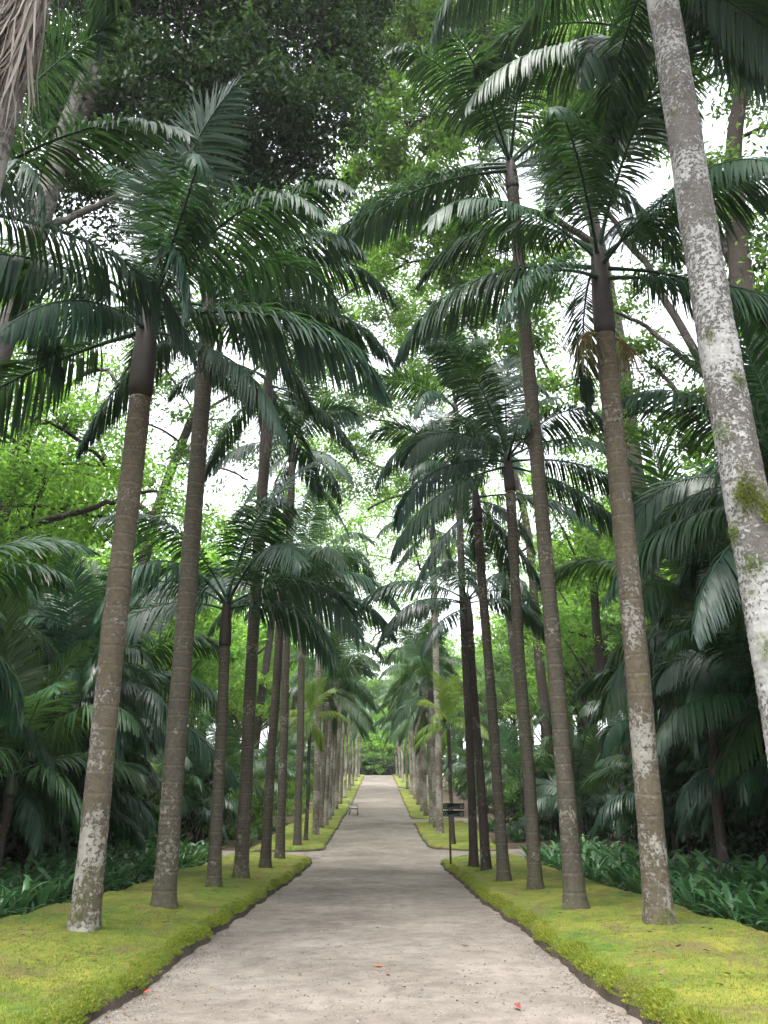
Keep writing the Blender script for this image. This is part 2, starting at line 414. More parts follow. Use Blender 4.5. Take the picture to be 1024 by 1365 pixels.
HW = 2.36                                                   # half width of the path
LEDGE = lambda y: cx(y) - HW - 0.05 * fbm(np.asarray(y) * .35, 0 * np.asarray(y), seed=11, octv=4) - .05 * fbm(np.asarray(y) * 1.9, 0 * np.asarray(y), seed=15, octv=3)
REDGE = lambda y: cx(y) + HW + 0.05 * fbm(np.asarray(y) * .35, 0 * np.asarray(y), seed=12, octv=4) + .05 * fbm(np.asarray(y) * 1.9, 0 * np.asarray(y), seed=16, octv=3)
def path_z(X, Y):
    fine = np.exp(-np.clip(Y, 0, None) / 25)
    crown = -0.05 * ((X - cx(Y)) / 3) ** 2
    return g(Y) + crown + (0.012 * fbm(X * .9, Y * .9, seed=21) + 0.006 * fbm(X * 5, Y * 5, seed=22)) * (0.3 + .7 * fine) + 0.012
yy = [-30.0]
while yy[-1] < 165: yy.append(yy[-1] + (1.0 if yy[-1] < 4 else max(0.05, 0.006 * abs(yy[-1]))))
yy = np.array(yy)
uu = np.linspace(-3.1, 3.1, 110)
X = cx(yy)[:, None] + uu[None, :]; Y = np.repeat(yy[:, None], len(uu), 1); Z = path_z(X, Y)
i = np.arange(len(yy) - 1)[:, None] * len(uu) + np.arange(len(uu) - 1)[None, :]
pth = link('path', mesh('path', np.stack([X, Y, Z], -1).reshape(-1, 3), [np.stack([i, i + 1, i + len(uu) + 1, i + len(uu)], -1).reshape(-1, 4)], M['path'], True))
tag(pth, 'pale grey gravel path running straight uphill between the palms', kind='structure')

# side paths: gaps between the banks
def side_path(name, y0, y1, x_in, x_out, drift, label):
    us = np.linspace(0, 1, 40); vs = np.linspace(0, 1, 12)
    U, Vv = np.meshgrid(us, vs)
    Xs = x_in + (x_out - x_in) * U
    Ys = y0 + (y1 - y0) * Vv + drift * U
    Zs = g(Ys) + 0.004 + .008 * fbm(Xs, Ys, seed=5)
    k = np.arange(11)[:, None] * 40 + np.arange(39)[None, :]
    o = link(name, mesh(name, np.stack([Xs, Ys, Zs], -1).reshape(-1, 3), [np.stack([k, k + 1, k + 41, k + 40], -1).reshape(-1, 4)], M['path'], True))
    tag(o, label, kind='structure')

def bank(name, ya, yb, side, out_w, r0, r1, label, taper0=True, taper1=True, H=0.17):
    """raised moss bank from ya to yb; side -1/+1; rounded tips of radius r0/r1 on its path corner"""
    ys = [ya]
    while ys[-1] < yb: ys.append(min(yb, ys[-1] + max(0.045, 0.0045 * ys[-1])))
    ys = np.array(ys)
    nu = 46
    u = np.concatenate([np.linspace(0, .10, 14) , np.linspace(.10, .34, 14)[1:], np.linspace(.34, 1, 20)[1:]])
    edge = LEDGE(ys) if side < 0 else REDGE(ys)
    inner = edge.copy()
    def corner(d, r):                       # d: distance from the tip
        d = np.clip(d / r, 0, 1); return r * (1 - np.sqrt(np.clip(1 - (1 - d) ** 2, 0, 1)))
    push = np.zeros_like(ys)
    if taper0: push = np.maximum(push, corner(ys - ya, r0))
    if taper1: push = np.maximum(push, corner(yb - ys, r1))
    inner = inner + side * np.minimum(push, out_w * .92)
    outer = cx(ys) + side * (HW + out_w) + .12 * fbm(ys * .5, ys * 0, seed=31 + side)
    Xb = inner[:, None] + (outer - inner)[:, None] * u[None, :]
    Yb = np.repeat(ys[:, None], len(u), 1)
    d_in = np.abs(Xb - inner[:, None])
    d_out = np.abs(outer[:, None] - Xb)
    dl = np.full_like(d_in, 9.0)
    if taper0: dl = np.minimum(dl, (ys - ya)[:, None] + 0 * d_in)
    if taper1: dl = np.minimum(dl, (yb - ys)[:, None] + 0 * d_in)
    near = np.exp(-Yb / 30)
    wob = fbm(Xb * 2.2, Yb * 2.2, seed=41) * .5 + .5
    e = np.clip(np.minimum(d_in, dl) / (.14 + .16 * np.clip(wob, 0, 1)), 0, 1)
    h = H * (1 - (1 - e) ** 2.4)
    h = h * (0.82 + .18 * np.clip(d_in / 1.2, 0, 1)) + .05 * np.clip(d_in / 2.0, 0, 1)
    fade = np.clip(d_out / .7, 0, 1); h = h * (fade * fade * (3 - 2 * fade))
    lump = .030 * fbm(Xb * 1.6, Yb * 1.6, seed=43) + .016 * fbm(Xb * 7, Yb * 7, seed=44, octv=3) * e
    h = h + lump * np.clip(e * 1.5, 0, 1) * np.clip(d_out / .5, 0, 1)
    flank = (e < .98) & (e > 0.02)
    h = h + flank * .02 * fbm(Xb * 14, Yb * 14, seed=47, octv=2)
    Zb = g(Yb) + h - .035 * (d_in < .004) - .05 * (d_out < .01)
    # slight overhang of the mossy lip over the path
    Xb = Xb - side * .05 * np.exp(-((e - .55) / .25) ** 2) * np.clip(wob, 0, 1) * near
    k = np.arange(len(ys) - 1)[:, None] * len(u) + np.arange(len(u) - 1)[None, :]
    q = np.stack([k, k + 1, k + len(u) + 1, k + len(u)], -1).reshape(-1, 4)
    V = np.stack([Xb, Yb, Zb], -1).reshape(-1, 3)
    o = link(name, mesh(name, V, [q], M['moss'], True))
    at = o.data.attributes.new('edge', 'FLOAT', 'POINT'); at.data.foreach_set('value', np.minimum(d_in, dl).astype(np.float32).ravel())
    tag(o, label, kind='structure')
    return np.stack([Xb, Yb, Zb], -1), e, d_in

bk = {}
bk['L1'] = bank('moss_bank', 3.0, 33.6, -1, 3.75, 1, 1.8, 'yellow green mossy bank under the bench side palms before the side path', False, True, .20)
bk['R1'] = bank('moss_bank', 3.0, 32.6, +1, 3.55, 1, 1.6, 'yellow green mossy bank with the signpost at its tip', False, True, .20)
bk['L2'] = bank('moss_bank', 36.5, 139.0, -1, 3.3, 1.4, 1.0, 'long mossy bank holding the bench, beyond the side path', True, False, .15)
bk['R2'] = bank('moss_bank', 36.8, 53.5, +1, 3.6, 2.4, .8, 'short mossy bank between the two side paths past the signpost', True, True, .15)
bk['R3'] = bank('moss_bank', 57.0, 97.0, +1, 3.2, .9, 1.5, 'mossy strip under crowded palm trunks past the second side path', True, True, .15)
bk['R4'] = bank('moss_bank', 100.0, 139.0, +1, 3.2, .9, 1.0, 'last mossy strip near the top of the climb, signpost side', True, False, .15)
side_path('side_path', 33.0, 37.4, cx(35) + 2.2, 16, 2.0, 'gravel side path branching off behind the signpost')
side_path('side_path', 33.6, 36.8, cx(35) - 2.2, -14, 1.0, 'gravel side path branching off across from the signpost')
side_path('side_path', 53.0, 57.4, cx(55) + 2.2, 13, 1.5, 'second gravel side path further up on the signpost side')

def bank_z(x, y):
    d = abs(x - float(cx(y))) - HW
    if d < 0: return float(g(y))
    return float(g(y)) + 0.20 * min(1, d / .4)

# moss tufts fringing the banks and fuzz on the near turf (uncountable)
def moss_fringe(name, key, n_edge, n_top, ymax, label):
    B, e, d_in = bk[key]
    flat = B.reshape(-1, 3); ee = e.ravel(); dd = d_in.ravel()
    ye = flat[:, 1]
    w_edge = ((ee > .15) & (ee < 1.0) & (dd < .5) & (ye < ymax)) * (1 / (1 + (ye / 9) ** 1.5))
    w_top = ((ee >= 1.0) & (ye < 15)) * (1 / (1 + (ye / 7) ** 2))
    i1 = rng.choice(len(flat), n_edge, p=w_edge / w_edge.sum()); i2 = rng.choice(len(flat), n_top, p=w_top / w_top.sum())
    pos = np.concatenate([flat[i1], flat[i2]])
    n = len(pos)
    pos = pos + rng.normal(0, 1, (n, 3)) * np.array([.02, .04, .004])
    top = np.arange(n) >= n_edge
    side = -1 if key[0] == 'L' else 1
    patch = np.clip(fbm(pos[:, 0] * 2.5, pos[:, 1] * 2.5, seed=77) + .35, .15, 1.2)
    ln = np.where(top, rng.uniform(.010, .028, n), rng.uniform(.025, .075, n) * patch)
    d = rng.normal(0, .6, (n, 3)); d[:, 2] = np.abs(d[:, 2]) + .7
    d[~top, 0] -= side * .8
    d /= np.linalg.norm(d, axis=1)[:, None]
    wv = np.cross(d, rng.normal(0, 1, (n, 3))); wv /= np.linalg.norm(wv, axis=1)[:, None]
    wd = np.where(top, .004, .007)[:, None] * rng.uniform(.7, 1.4, (n, 1))
    tip = pos + d * ln[:, None]; tip[:, 2] -= np.where(top, 0, ln * .25)
    V = np.stack([pos - wv * wd - [0, 0, .006], pos + wv * wd - [0, 0, .006], tip], 1).reshape(-1, 3)
    o = link(name, mesh(name, V, [np.arange(3 * n).reshape(-1, 3)], M['moss_blade']))
    tag(o, label, 'moss', kind='stuff')
moss_fringe('moss', 'L1', 60000, 60000, 33, 'bright green moss tufts fringing the bank on the bench side')
moss_fringe('moss', 'R1', 60000, 50000, 32, 'bright green moss tufts fringing the bank on the signpost side')

# loose pebbles on the near path
n = 9000
py_ = 5.5 + rng.exponential(4.0, n); px_ = cx(py_) + rng.uniform(-1, 1, n) * 2.3
edgey = rng.random(n) < .4
px_ = np.where(edgey, cx(py_) + np.sign(rng.normal(0, 1, n)) * (2.32 - np.abs(rng.normal(0, .18, n))), px_)
pz_ = path_z(px_, py_)
sz = rng.uniform(.003, .010, n) * np.where(rng.random(n) < .04, 1.8, 1)
octa = np.array([[1, 0, 0], [0, 1, 0], [-1, 0, 0], [0, -1, 0], [0, 0, .8], [0, 0, -.8]], float)
of = np.array([[0, 1, 4], [1, 2, 4], [2, 3, 4], [3, 0, 4], [1, 0, 5], [2, 1, 5], [3, 2, 5], [0, 3, 5]])
Vp = octa[None] * sz[:, None, None] * rng.uniform(.6, 1.3, (n, 6, 1)) + np.stack([px_, py_, pz_ + sz * .3], -1)[:, None]
peb = link('gravel', mesh('gravel', Vp.reshape(-1, 3), [(of[None] + 6 * np.arange(n)[:, None, None]).reshape(-1, 3)], M['pebble']))
tag(peb, 'loose pale pebbles scattered over the gravel path', 'gravel', kind='stuff')

# leaf litter
def litter_mesh(n, xf, yf, zf, s0, s1, name, mat):
    x = xf(n); y = yf(n) if callable(yf) else yf
    z = zf(x, y)
    L = rng.uniform(s0, s1, n); W = L * rng.uniform(.3, .55, n); a = rng.uniform(0, 6.28, n); lift = rng.uniform(.1, .5, n) * L
    c, s = np.cos(a), np.sin(a)
    o = np.stack([x, y, z + .006], -1)
    dx = np.stack([c, s, 0 * c], -1); dy = np.stack([-s, c, 0 * c], -1); up = np.array([0, 0, 1.])
    V = np.stack([o - dx * L[:, None] / 2, o + dy * W[:, None] / 2 + up * lift[:, None] * .5, o + dx * L[:, None] / 2 + up * lift[:, None] * .4, o - dy * W[:, None] / 2 + up * lift[:, None] * .5], 1)
    q = np.arange(4 * n).reshape(-1, 4)
    return mesh(name, V.reshape(-1, 3), [q[:, [0, 1, 2]], q[:, [0, 2, 3]]], mat)
yl = 6 + rng.exponential(6, 900)
ll = link('leaf_litter', litter_mesh(900, lambda n: cx(yl) + np.where(rng.random(n) < .5, rng.uniform(-2.3, 2.3, n), np.sign(rng.normal(0, 1, n)) * (2.36 - np.abs(rng.normal(0, .22, n)))), yl, path_z, .015, .065, 'leaf_litter', M['litter']))
tag(ll, 'tiny brown dead leaf scraps scattered over the path', 'leaf litter', kind='stuff')
yl2 = 8 + rng.exponential(6, 900)
sd = np.sign(rng.normal(0, 1, 900))
ll2 = link('leaf_litter', litter_mesh(900, lambda n: cx(yl2) + sd * (HW + np.where(rng.random(n) < .3, rng.uniform(.4, 3.0, n), rng.uniform(3.1, 4.6, n))), yl2,
           lambda x, y: np.where(np.abs(x - cx(y)) < HW + 3.0, g(y) + .23, np.maximum(g(y) + .02, terrain(x, y) + .01)), .03, .11, 'leaf_litter', M['litter']))
tag(ll2, 'dead leaf scraps on the moss and the bed edges', 'leaf litter', kind='stuff')

# ------------------------------------------------------------------ palm fronds
def frond_mesh(name, L, e0, arch, ll, n, droop, roll, mat, seed, width=.042, base=.16, torn=9.0):
    r = np.random.default_rng(seed)
    K = 28
    pts = [np.zeros(3)]; pit = R(e0); tang = []
    side_bend = r.normal(0, .12)
    yaw = 0
    for k in range(K):
        t = k / K
        d = np.array([math.cos(pit) * math.cos(yaw), math.cos(pit) * math.sin(yaw), math.sin(pit)])
        tang.append(d); pts.append(pts[-1] + d * L / K)
        pit -= R(arch) / K * (.35 + 1.3 * t) * (0.25 + .75 * abs(math.cos(pit)))
        yaw += side_bend / K
    pts = np.array(pts); tang.append(tang[-1]); tang = np.array(tang)
    mb = MB()
    rr = np.interp(np.linspace(0, 1, K + 1), [0, .15, 1], [.034, .020, .004]) * L / 3.0
    mb.tube(pts[::2], rr[::2], 5, cap=False)
    tt = np.linspace(base, .985, n)
    for sgn in (-1, 1):
        for q, t in enumerate(tt):
            if r.random() < .03 or math.sin(q * .37 + seed) + math.sin(q * .173 + sgn * 2 + seed * 1.7) > torn: continue
            t = t + r.normal(0, .003)
            f = t * K; k = min(int(f), K - 1); fr = f - k
            p0 = pts[k] * (1 - fr) + pts[k + 1] * fr
            T = tang[k] * (1 - fr) + tang[min(k + 1, K)] * fr; T /= np.linalg.norm(T)
            S = np.cross(T, [0, 0, 1.0]); ns = np.linalg.norm(S)
            S = S / ns if ns > .05 else np.array([0, 1.0, 0])
            N = np.cross(S, T)
            ro = R(roll) * (0.3 + .9 * t)
            S, N = S * math.cos(ro) + N * math.sin(ro), N * math.cos(ro) - S * math.sin(ro)
            prof = min(1, .45 + 2.6 * (t - base)) * (1 if t < .55 else 1 - .72 * ((t - .55) / .45) ** 1.6)
            ln = ll * prof * r.uniform(.9, 1.08)
            a = R(np.interp(t, [base, .5, 1.0], [72, 56, 22]) + r.normal(0, 4))
            d = S * sgn * math.sin(a) + T * math.cos(a) + N * (.22 + r.normal(0, .07))
            d /= np.linalg.norm(d)
            w = width * (.55 + .45 * prof) * r.uniform(.85, 1.15)
            dr = droop * r.uniform(.7, 1.3)
            pp, row = p0.copy(), []
            for wd, step in ((.35, 0), (1.0, .28), (.85, .38), (.06, .34)):
                pp = pp + d * ln * step
                W = T - d * np.dot(T, d); W /= np.linalg.norm(W) + 1e-6
                row += [pp - W * w * .5 * wd, pp + W * w * .5 * wd]
                d = d + np.array([0, 0, -1.0]) * dr; d /= np.linalg.norm(d)
            mb.add(np.array(row), np.array([[0, 1, 3, 2], [2, 3, 5, 4], [4, 5, 7, 6]]))
    return mb.mesh(name, mat, True)

FR = {}
def fronds_for(style):
    if style in FR: return FR[style]
    out = {}
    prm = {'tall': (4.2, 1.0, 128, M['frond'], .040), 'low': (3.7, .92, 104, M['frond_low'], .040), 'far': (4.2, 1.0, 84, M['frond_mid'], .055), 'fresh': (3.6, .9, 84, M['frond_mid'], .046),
           'pale': (2.3, .66, 50, M['frond_pale'], .05), 'young': (2.6, .7, 54, M['frond_low'], .042)}[style]
    L, ll, n, mat, wd = prm
    sd0 = {'far': 500, 'fresh': 600, 'tall': 100, 'low': 200, 'pale': 300, 'young': 400}[style]
    for e, arch, dr in ((80, 60, .20), (55, 112, .34), (32, 112, .46), (10, 92, .58), (-18, 62, .60), (-45, 38, .45)):
        out[e] = [frond_mesh('frond', L * f, e, arch * b, ll, n, dr * c_, ro, mat, sd0 + e + 31 * q, wd, torn=1.45 if q in (1, 4) else 9.0)
                  for q, (f, b, c_, ro) in enumerate(((1, 1, 1, 0), (.94, 1.15, 1.25, 38), (1.05, .85, .8, -35), (.9, 1.3, 1.1, 70), (1.02, 1.2, 1.5, -15), (.96, 1.0, 1.35, 20)))]
    FR[style] = out
    return out

def dead_hang():
    if 'dead' not in FR: FR['dead'] = frond_mesh('frond', 3.0, -62, 30, .8, 60, .7, 20, M['dead'], 999, .030)
    return FR['dead']
AV = []                                                    # avenue palms
def palm(name, base, top, rb, rt, style, nfr, seed, tmat, shaft=1.0, sides=14, step=.11, fscale=1.0, fronds=None, bend=.0, shaft_mat='shaft', lo=-45, tufts=False, stalk=False, bulge=1.0):
    r = random.Random(seed); nr = np.random.default_rng(seed)
    root = empty(name, base)
    b = Vector((0, 0, 0)); t = Vector(top) - Vector(base)
    H = t.length
    ns = max(8, int((H - shaft) / step))
    s = np.linspace(0, (H - shaft) / H, ns)
    side = Vector((nr.normal(), nr.normal(), 0)).normalized()
    wob = bend * np.sin(s * np.pi) + .02 * np.sin(s * 9 + seed)
    pts = np.array(b)[None] + s[:, None] * np.array(t)[None] + wob[:, None] * np.array(side)[None]
    zz = s * H
    rad = rt + (rb - rt) * np.exp(-zz / .55) * .75 + (rb - rt) * .25 * np.clip(1 - zz / (H * .6), 0, 1)
    rad = rad * (1 + .24 * np.exp(-zz / .11))
    ringp = (zz / .15) % 1.0
    rad = rad * (1 + .022 * (ringp > .82) - .01 * (ringp < .2)) * (1 + .025 * vnoise(zz * 1.7, 0 * zz, seed=seed))
    an = np.arange(sides) / sides * 2 * np.pi
    A, Zz = np.meshgrid(an, zz)
    rough = 1 + .03 * fbm(np.cos(A) * 1.8, np.sin(A) * 1.8, Zz * 1.8, seed=seed) + .018 * fbm(np.cos(A) * 5, np.sin(A) * 5, Zz * 7, seed=seed + 9, octv=2)
    rough += .10 * np.exp(-Zz / .25) * fbm(np.cos(A) * 2, np.sin(A) * 2, Zz * 2, seed=seed + 5, octv=2)
    pts[0, 2] -= .12
    mb = MB(); mb.tube(pts, rad, sides, True, rough)
    link('trunk', mb.mesh('trunk', M[tmat], True), root)
    # crownshaft
    ms = MB()
    q = np.linspace(0, 1, 12)
    sp = pts[-1][None] + (np.array(t) - pts[-1])[None] * (q * 1.08)[:, None]
    ms.tube(sp, rt * np.interp(q, [0, .08, .35, .8, 1], [1.02, 1.22 * bulge, 1.15 * bulge, .9, .55]), 12, True)
    link('crownshaft', ms.mesh('crownshaft', M[shaft_mat], True), root)
    fm = fronds_for(style)
    keys = [k for k in (80, 55, 32, 10, -18, -45) if k >= lo]
    if fronds is None:
        fronds = []
        nfr += 2
        for k in range(nfr):
            fronds.append((k * 137.5 + r.uniform(-18, 18) + seed * 51, keys[min(len(keys) - 1, int(k / nfr * len(keys)))], 1.0))
    for (az, e, fs) in fronds:
        me = r.choice(fm[e])
        if e == -45 and style == 'tall' and r.random() < .35: me = dead_hang()
        up = np.interp(e, [-45, 80], [-.45, .10])
        link('frond', me, root, loc=t + t.normalized() * up * shaft, rot=(R(r.uniform(-6, 6)), R(r.uniform(-5, 5)), R(az)), scale=fscale * fs * r.uniform(.92, 1.06))
    if stalk:
        for a in stalk:
            m3 = MB(); d0 = np.array([math.cos(R(a)), math.sin(R(a)), 0])
            o0 = pts[-1] + d0 * rt * .9
            m3.tube([o0, o0 + d0 * .25 + [0, 0, -.02], o0 + d0 * .42 + [0, 0, -.18]], [.03, .022, .012], 6)
            for k in range(46):
                f = nr.uniform(.3, 1); st = o0 + d0 * .42 * f + np.array([0, 0, -.15 * f * f]); v = nr.normal(0, .16, 3); v[2] = 0
                ln = nr.uniform(.5, .95)
                m3.tube([st, st + v * .7 + [0, 0, -ln * .4], st + v + [0, 0, -ln]], [.008, .007, .004], 3, False)
            link('fruit_stalk', m3.mesh('fruit_stalk', M['flower_stalk'], True), root)
    if tufts:
        for (f, a, sz_, nn) in tufts:
            k = int(f * (ns - 1)); c0 = pts[k]; d0 = np.array([math.cos(R(a)), math.sin(R(a)), 0.0])
            V = []
            for q_ in range(nn):
                rr_ = nr.normal(0, sz_ * .38, 3); rr_[2] *= 1.5
                o_ = c0 + d0 * rad[k] * .97 + rr_ - d0 * np.dot(rr_, d0) * .9
                dd = d0 + nr.normal(0, .5, 3) + [0, 0, -.35]; dd /= np.linalg.norm(dd)
                ww = np.cross(dd, nr.normal(0, 1, 3)); ww /= np.linalg.norm(ww)
                ln = nr.uniform(.3, 1) * sz_ * .5
                V += [o_ - ww * .004, o_ + ww * .004, o_ + dd * ln + [0, 0, -ln * .3]]
            link('moss_tuft', mesh('moss_tuft', np.array(V), [np.arange(len(V)).reshape(-1, 3)], M['moss_blade']), root)['kind'] = 'stuff'
    return root

def avenue(base_px, top_px, w_base, w_mid, style, nfr, seed, tmat, label, group=None, **kw):
    b = on_ground(*base_px, lift=.20 if base_px[1] > 1140 else .13)
    m = px_m(b)
    top = P(*top_px, b.y)
    rt = w_mid * px_m(P(top_px[0], (top_px[1] + base_px[1]) / 2, b.y)) / 2
    o = palm('king_palm', b - Vector((0, 0, .02)), top, w_base * m / 2, rt, style, nfr, seed, tmat, **kw)
    tag(o, label, 'palm', group or 'palms lining the avenue')
    AV.append((b, o))
    return o

BS, SS = 'bench-side row', 'signpost-side row'
# --- bench side
zero = P(30, 60, 6.6)
L0 = palm('king_palm', (zero.x - .05, 6.6, .18), (zero.x - .05, 6.7, 15.0), .23, .15, 'tall', 10, 3, 'trunk_grey', sides=20,
          fronds=[(60, 80, 1), (200, 55, 1), (330, 55, 1), (95, 32, 1), (250, 32, 1), (20, 32, .95), (150, 10, 1), (300, 10, .9)])
tag(L0, 'palm with a dead brown frond hanging against its trunk, starting the ' + BS, 'palm', 'palms lining the avenue')
avenue((110, 1245), (200, 398), 42, 31, 'tall', 13, 1, 'trunk_lichen', 'white lichen spotted palm, first after the dead frond palm in ' + BS, shaft=2.1, sides=30, step=.05,
       fronds=[(20, 55, 1), (-40, 32, 1), (5, 10, 1.05), (-62, 10, 1), (60, 32, 1), (110, 55, 1), (150, 32, 1), (200, 32, 1), (235, 10, 1), (175, -18, 1), (300, 32, 1), (80, 80, .9), (-20, -18, .9), (265, -18, .85), (330, 80, 1)], fscale=1.18)
avenue((218, 1210), (280, 398), 34, 24, 'tall', 12, 2, 'trunk_brown', 'brown ringed palm, second after the dead frond palm in ' + BS, shaft=1.1, sides=24, step=.06,
       fronds=[(0, 10, 1.05), (-25, 32, 1.05), (30, 32, 1), (-55, -18, 1), (75, 55, 1), (130, 32, 1), (190, 10, 1), (230, 55, 1), (275, 32, 1), (320, 55, 1), (160, -18, 1), (10, 55, 1)], fscale=1.2)
avenue((285, 1185), (303, 800), 22, 14.5, 'low', 11, 3, 'trunk_brown', 'shorter palm with arching glossy fronds, third after the dead frond palm in ' + BS, shaft=1.2, sides=18, fscale=1.2,
       fronds=[(170, 32, 1), (192, 10, 1), (10, 32, 1), (-20, 10, 1), (60, 55, 1), (120, 55, 1), (240, 32, 1), (300, 32, 1), (-55, 55, 1), (20, 80, 1), (215, 55, 1)])
avenue((320, 1172), (358, 500), 22, 15, 'tall', 11, 4, 'trunk_brown', 'tall palm, fourth after the dead frond palm in ' + BS, shaft=1.1, sides=18)
avenue((353, 1158), (376, 785), 16.5, 11.5, 'low', 11, 5, 'trunk_brown', 'shorter glossy palm, fifth after the dead frond palm in ' + BS, shaft=1.1, fscale=1.25,
       fronds=[(2, 32, 1.05), (-8, 10, 1), (-35, 32, 1), (180, 32, 1), (160, 10, .9), (60, 55, 1), (250, 55, 1), (300, 32, 1), (100, 55, 1), (30, 80, 1), (20, 55, 1)])
avenue((373, 1146), (390, 590), 14.5, 10.5, 'tall', 10, 6, 'trunk_brown', 'slender tall palm, sixth after the dead frond palm in ' + BS)
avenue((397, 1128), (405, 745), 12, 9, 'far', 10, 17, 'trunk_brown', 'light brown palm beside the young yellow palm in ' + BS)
avenue((408, 1122), (414, 955), 7, 4.5, 'pale', 8, 8, 'trunk_dark', 'young thin palm with yellow green fronds in ' + BS, shaft=.4, lo=-18, shaft_mat='shaft_green')
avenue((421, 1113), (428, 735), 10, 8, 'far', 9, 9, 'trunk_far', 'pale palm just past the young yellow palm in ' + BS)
far_l = [(427, 1104), (433.5, 1100), (438, 1093), (442, 1088), (448, 1079), (453.5, 1072), (459.5, 1064), (465.5, 1054), (470, 1048.5), (474.5, 1041), (478.5, 1036)]
for k, (x, y) in enumerate(far_l):
    b = on_ground(x, y, .13); hh = 8.2 + (k * 37 % 5) * .75
    dd = (b.y * _c + (b.z + hh - CAMZ) * _s); tpx = (512 + (b.x + .2) * FPX / dd)
    el = math.atan2(b.z + hh - CAMZ, b.y) - R(PITCH); tpy = 682.5 - FPX * math.tan(el)
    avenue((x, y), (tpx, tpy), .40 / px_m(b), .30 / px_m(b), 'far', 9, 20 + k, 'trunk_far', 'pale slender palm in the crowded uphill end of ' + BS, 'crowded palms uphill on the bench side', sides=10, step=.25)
# --- signpost side
p0 = P(967, 500, 8.1); p1 = P(881, 0, 8.1)
dz = (p1 - p0) / (p1.z - p0.z); b0 = p0 + dz * (.18 - p0.z); t0 = p0 + dz * (14.6 - p0.z)
R0 = palm('king_palm', b0, t0, .31, .226, 'tall', 10, 41, 'trunk_crust', sides=44, step=.03, lo=-18,
          tufts=[(.36, 250, .22, 900), (.345, 300, .18, 500), (.42, 215, .12, 260), (.30, 230, .14, 300), (.27, 285, .16, 400), (.47, 280, .10, 200), (.23, 240, .16, 320), (.52, 225, .1, 180), (.33, 190, .12, 260)])
tag(R0, 'thick palm trunk crusted with grey lichen and moss tufts, starting the ' + SS, 'palm', 'palms lining the avenue')
avenue((881, 1236), (797, 335), 42, 29, 'tall', 12, 42, 'trunk_lichen', 'palm with dark crownshaft and lichen spotted foot, first after crusted trunk in ' + SS, shaft=2.0, sides=30, step=.05, stalk=(20, 200), bulge=.95,
       fronds=[(100, 80, 1), (150, 55, 1), (40, 55, 1), (200, 32, 1), (250, 32, 1), (-60, 55, 1), (-25, 32, 1), (15, 10, 1), (290, 10, .9), (80, 32, 1), (330, -18, .9), (170, 10, .95), (225, -18, .9)], fscale=1.2)
avenue((768, 1213), (680, 215), 33, 19, 'tall', 12, 43, 'trunk_brown', 'very tall slim palm, second after the crusted trunk in ' + SS, shaft=.9, sides=24, step=.06, bend=.12,
       fronds=[(170, 10, 1.05), (195, -18, 1.05), (150, 32, 1), (100, 55, 1), (60, 80, 1), (20, 55, 1), (330, 32, 1), (280, 55, 1), (240, 32, 1), (300, -18, .9), (0, 10, .9), (215, 55, .9), (130, 80, 1)], fscale=1.2)
avenue((714, 1188), (676, 605), 23, 14, 'tall', 12, 44, 'trunk_brown', 'palm with drooping dark crown, third after the crusted trunk in ' + SS, shaft=1.1, sides=18,
       fronds=[(178, 10, 1.1), (190, 32, 1), (0, 10, 1), (15, 32, 1), (60, 55, 1), (120, 55, 1), (230, 55, 1), (270, 10, 1), (310, 32, 1), (340, -18, 1), (200, -18, 1), (90, 80, 1)])
avenue((673, 1176), (634, 655), 20.5, 12.5, 'low', 11, 45, 'trunk_brown', 'greenish brown palm, fourth after the crusted trunk in ' + SS, shaft=1.0, sides=18)
avenue((649, 1161), (623, 795), 16.5, 10.5, 'low', 11, 46, 'trunk_dark', 'shorter dark palm, fifth after the crusted trunk in ' + SS, shaft=1.2,
       fronds=[(180, 32, 1.1), (165, 10, 1.1), (210, 10, 1), (250, 32, 1), (300, 32, 1), (340, 10, 1), (20, 32, 1), (70, 55, 1), (120, 55, 1), (230, -18, .9), (0, 80, .8)])
avenue((632, 1156), (607, 540), 14.5, 9.5, 'tall', 11, 47, 'trunk_dark', 'dark slim palm next to the signpost in ' + SS)
avenue((604, 1126), (597, 962), 8, 5, 'pale', 9, 48, 'trunk_dark', 'young thin palm with pale yellow green fronds behind the signpost', shaft=.45, lo=-18, shaft_mat='shaft_green')
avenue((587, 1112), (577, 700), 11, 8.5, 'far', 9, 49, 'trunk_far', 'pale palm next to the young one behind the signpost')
far_r = [(582, 1104), (576.5, 1098), (568, 1088), (563.5, 1082), (558.5, 1073), (553.5, 1066), (549, 1060), (543, 1052), (537, 1043), (533, 1037.5), (529, 1034.5)]
for k, (x, y) in enumerate(far_r):
    b = on_ground(x, y, .13); hh = 8.0 + (k * 23 % 5) * .8
    dd = (b.y * _c + (b.z + hh - CAMZ) * _s); tpx = (512 + (b.x - .2) * FPX / dd)
    el = math.atan2(b.z + hh - CAMZ, b.y) - R(PITCH); tpy = 682.5 - FPX * math.tan(el)
    avenue((x, y), (tpx, tpy), .42 / px_m(b), .31 / px_m(b), 'far', 9, 60 + k, 'trunk_far', 'pale slender palm in the crowded uphill end of ' + SS, 'crowded palms uphill on the signpost side', sides=10, step=.25)

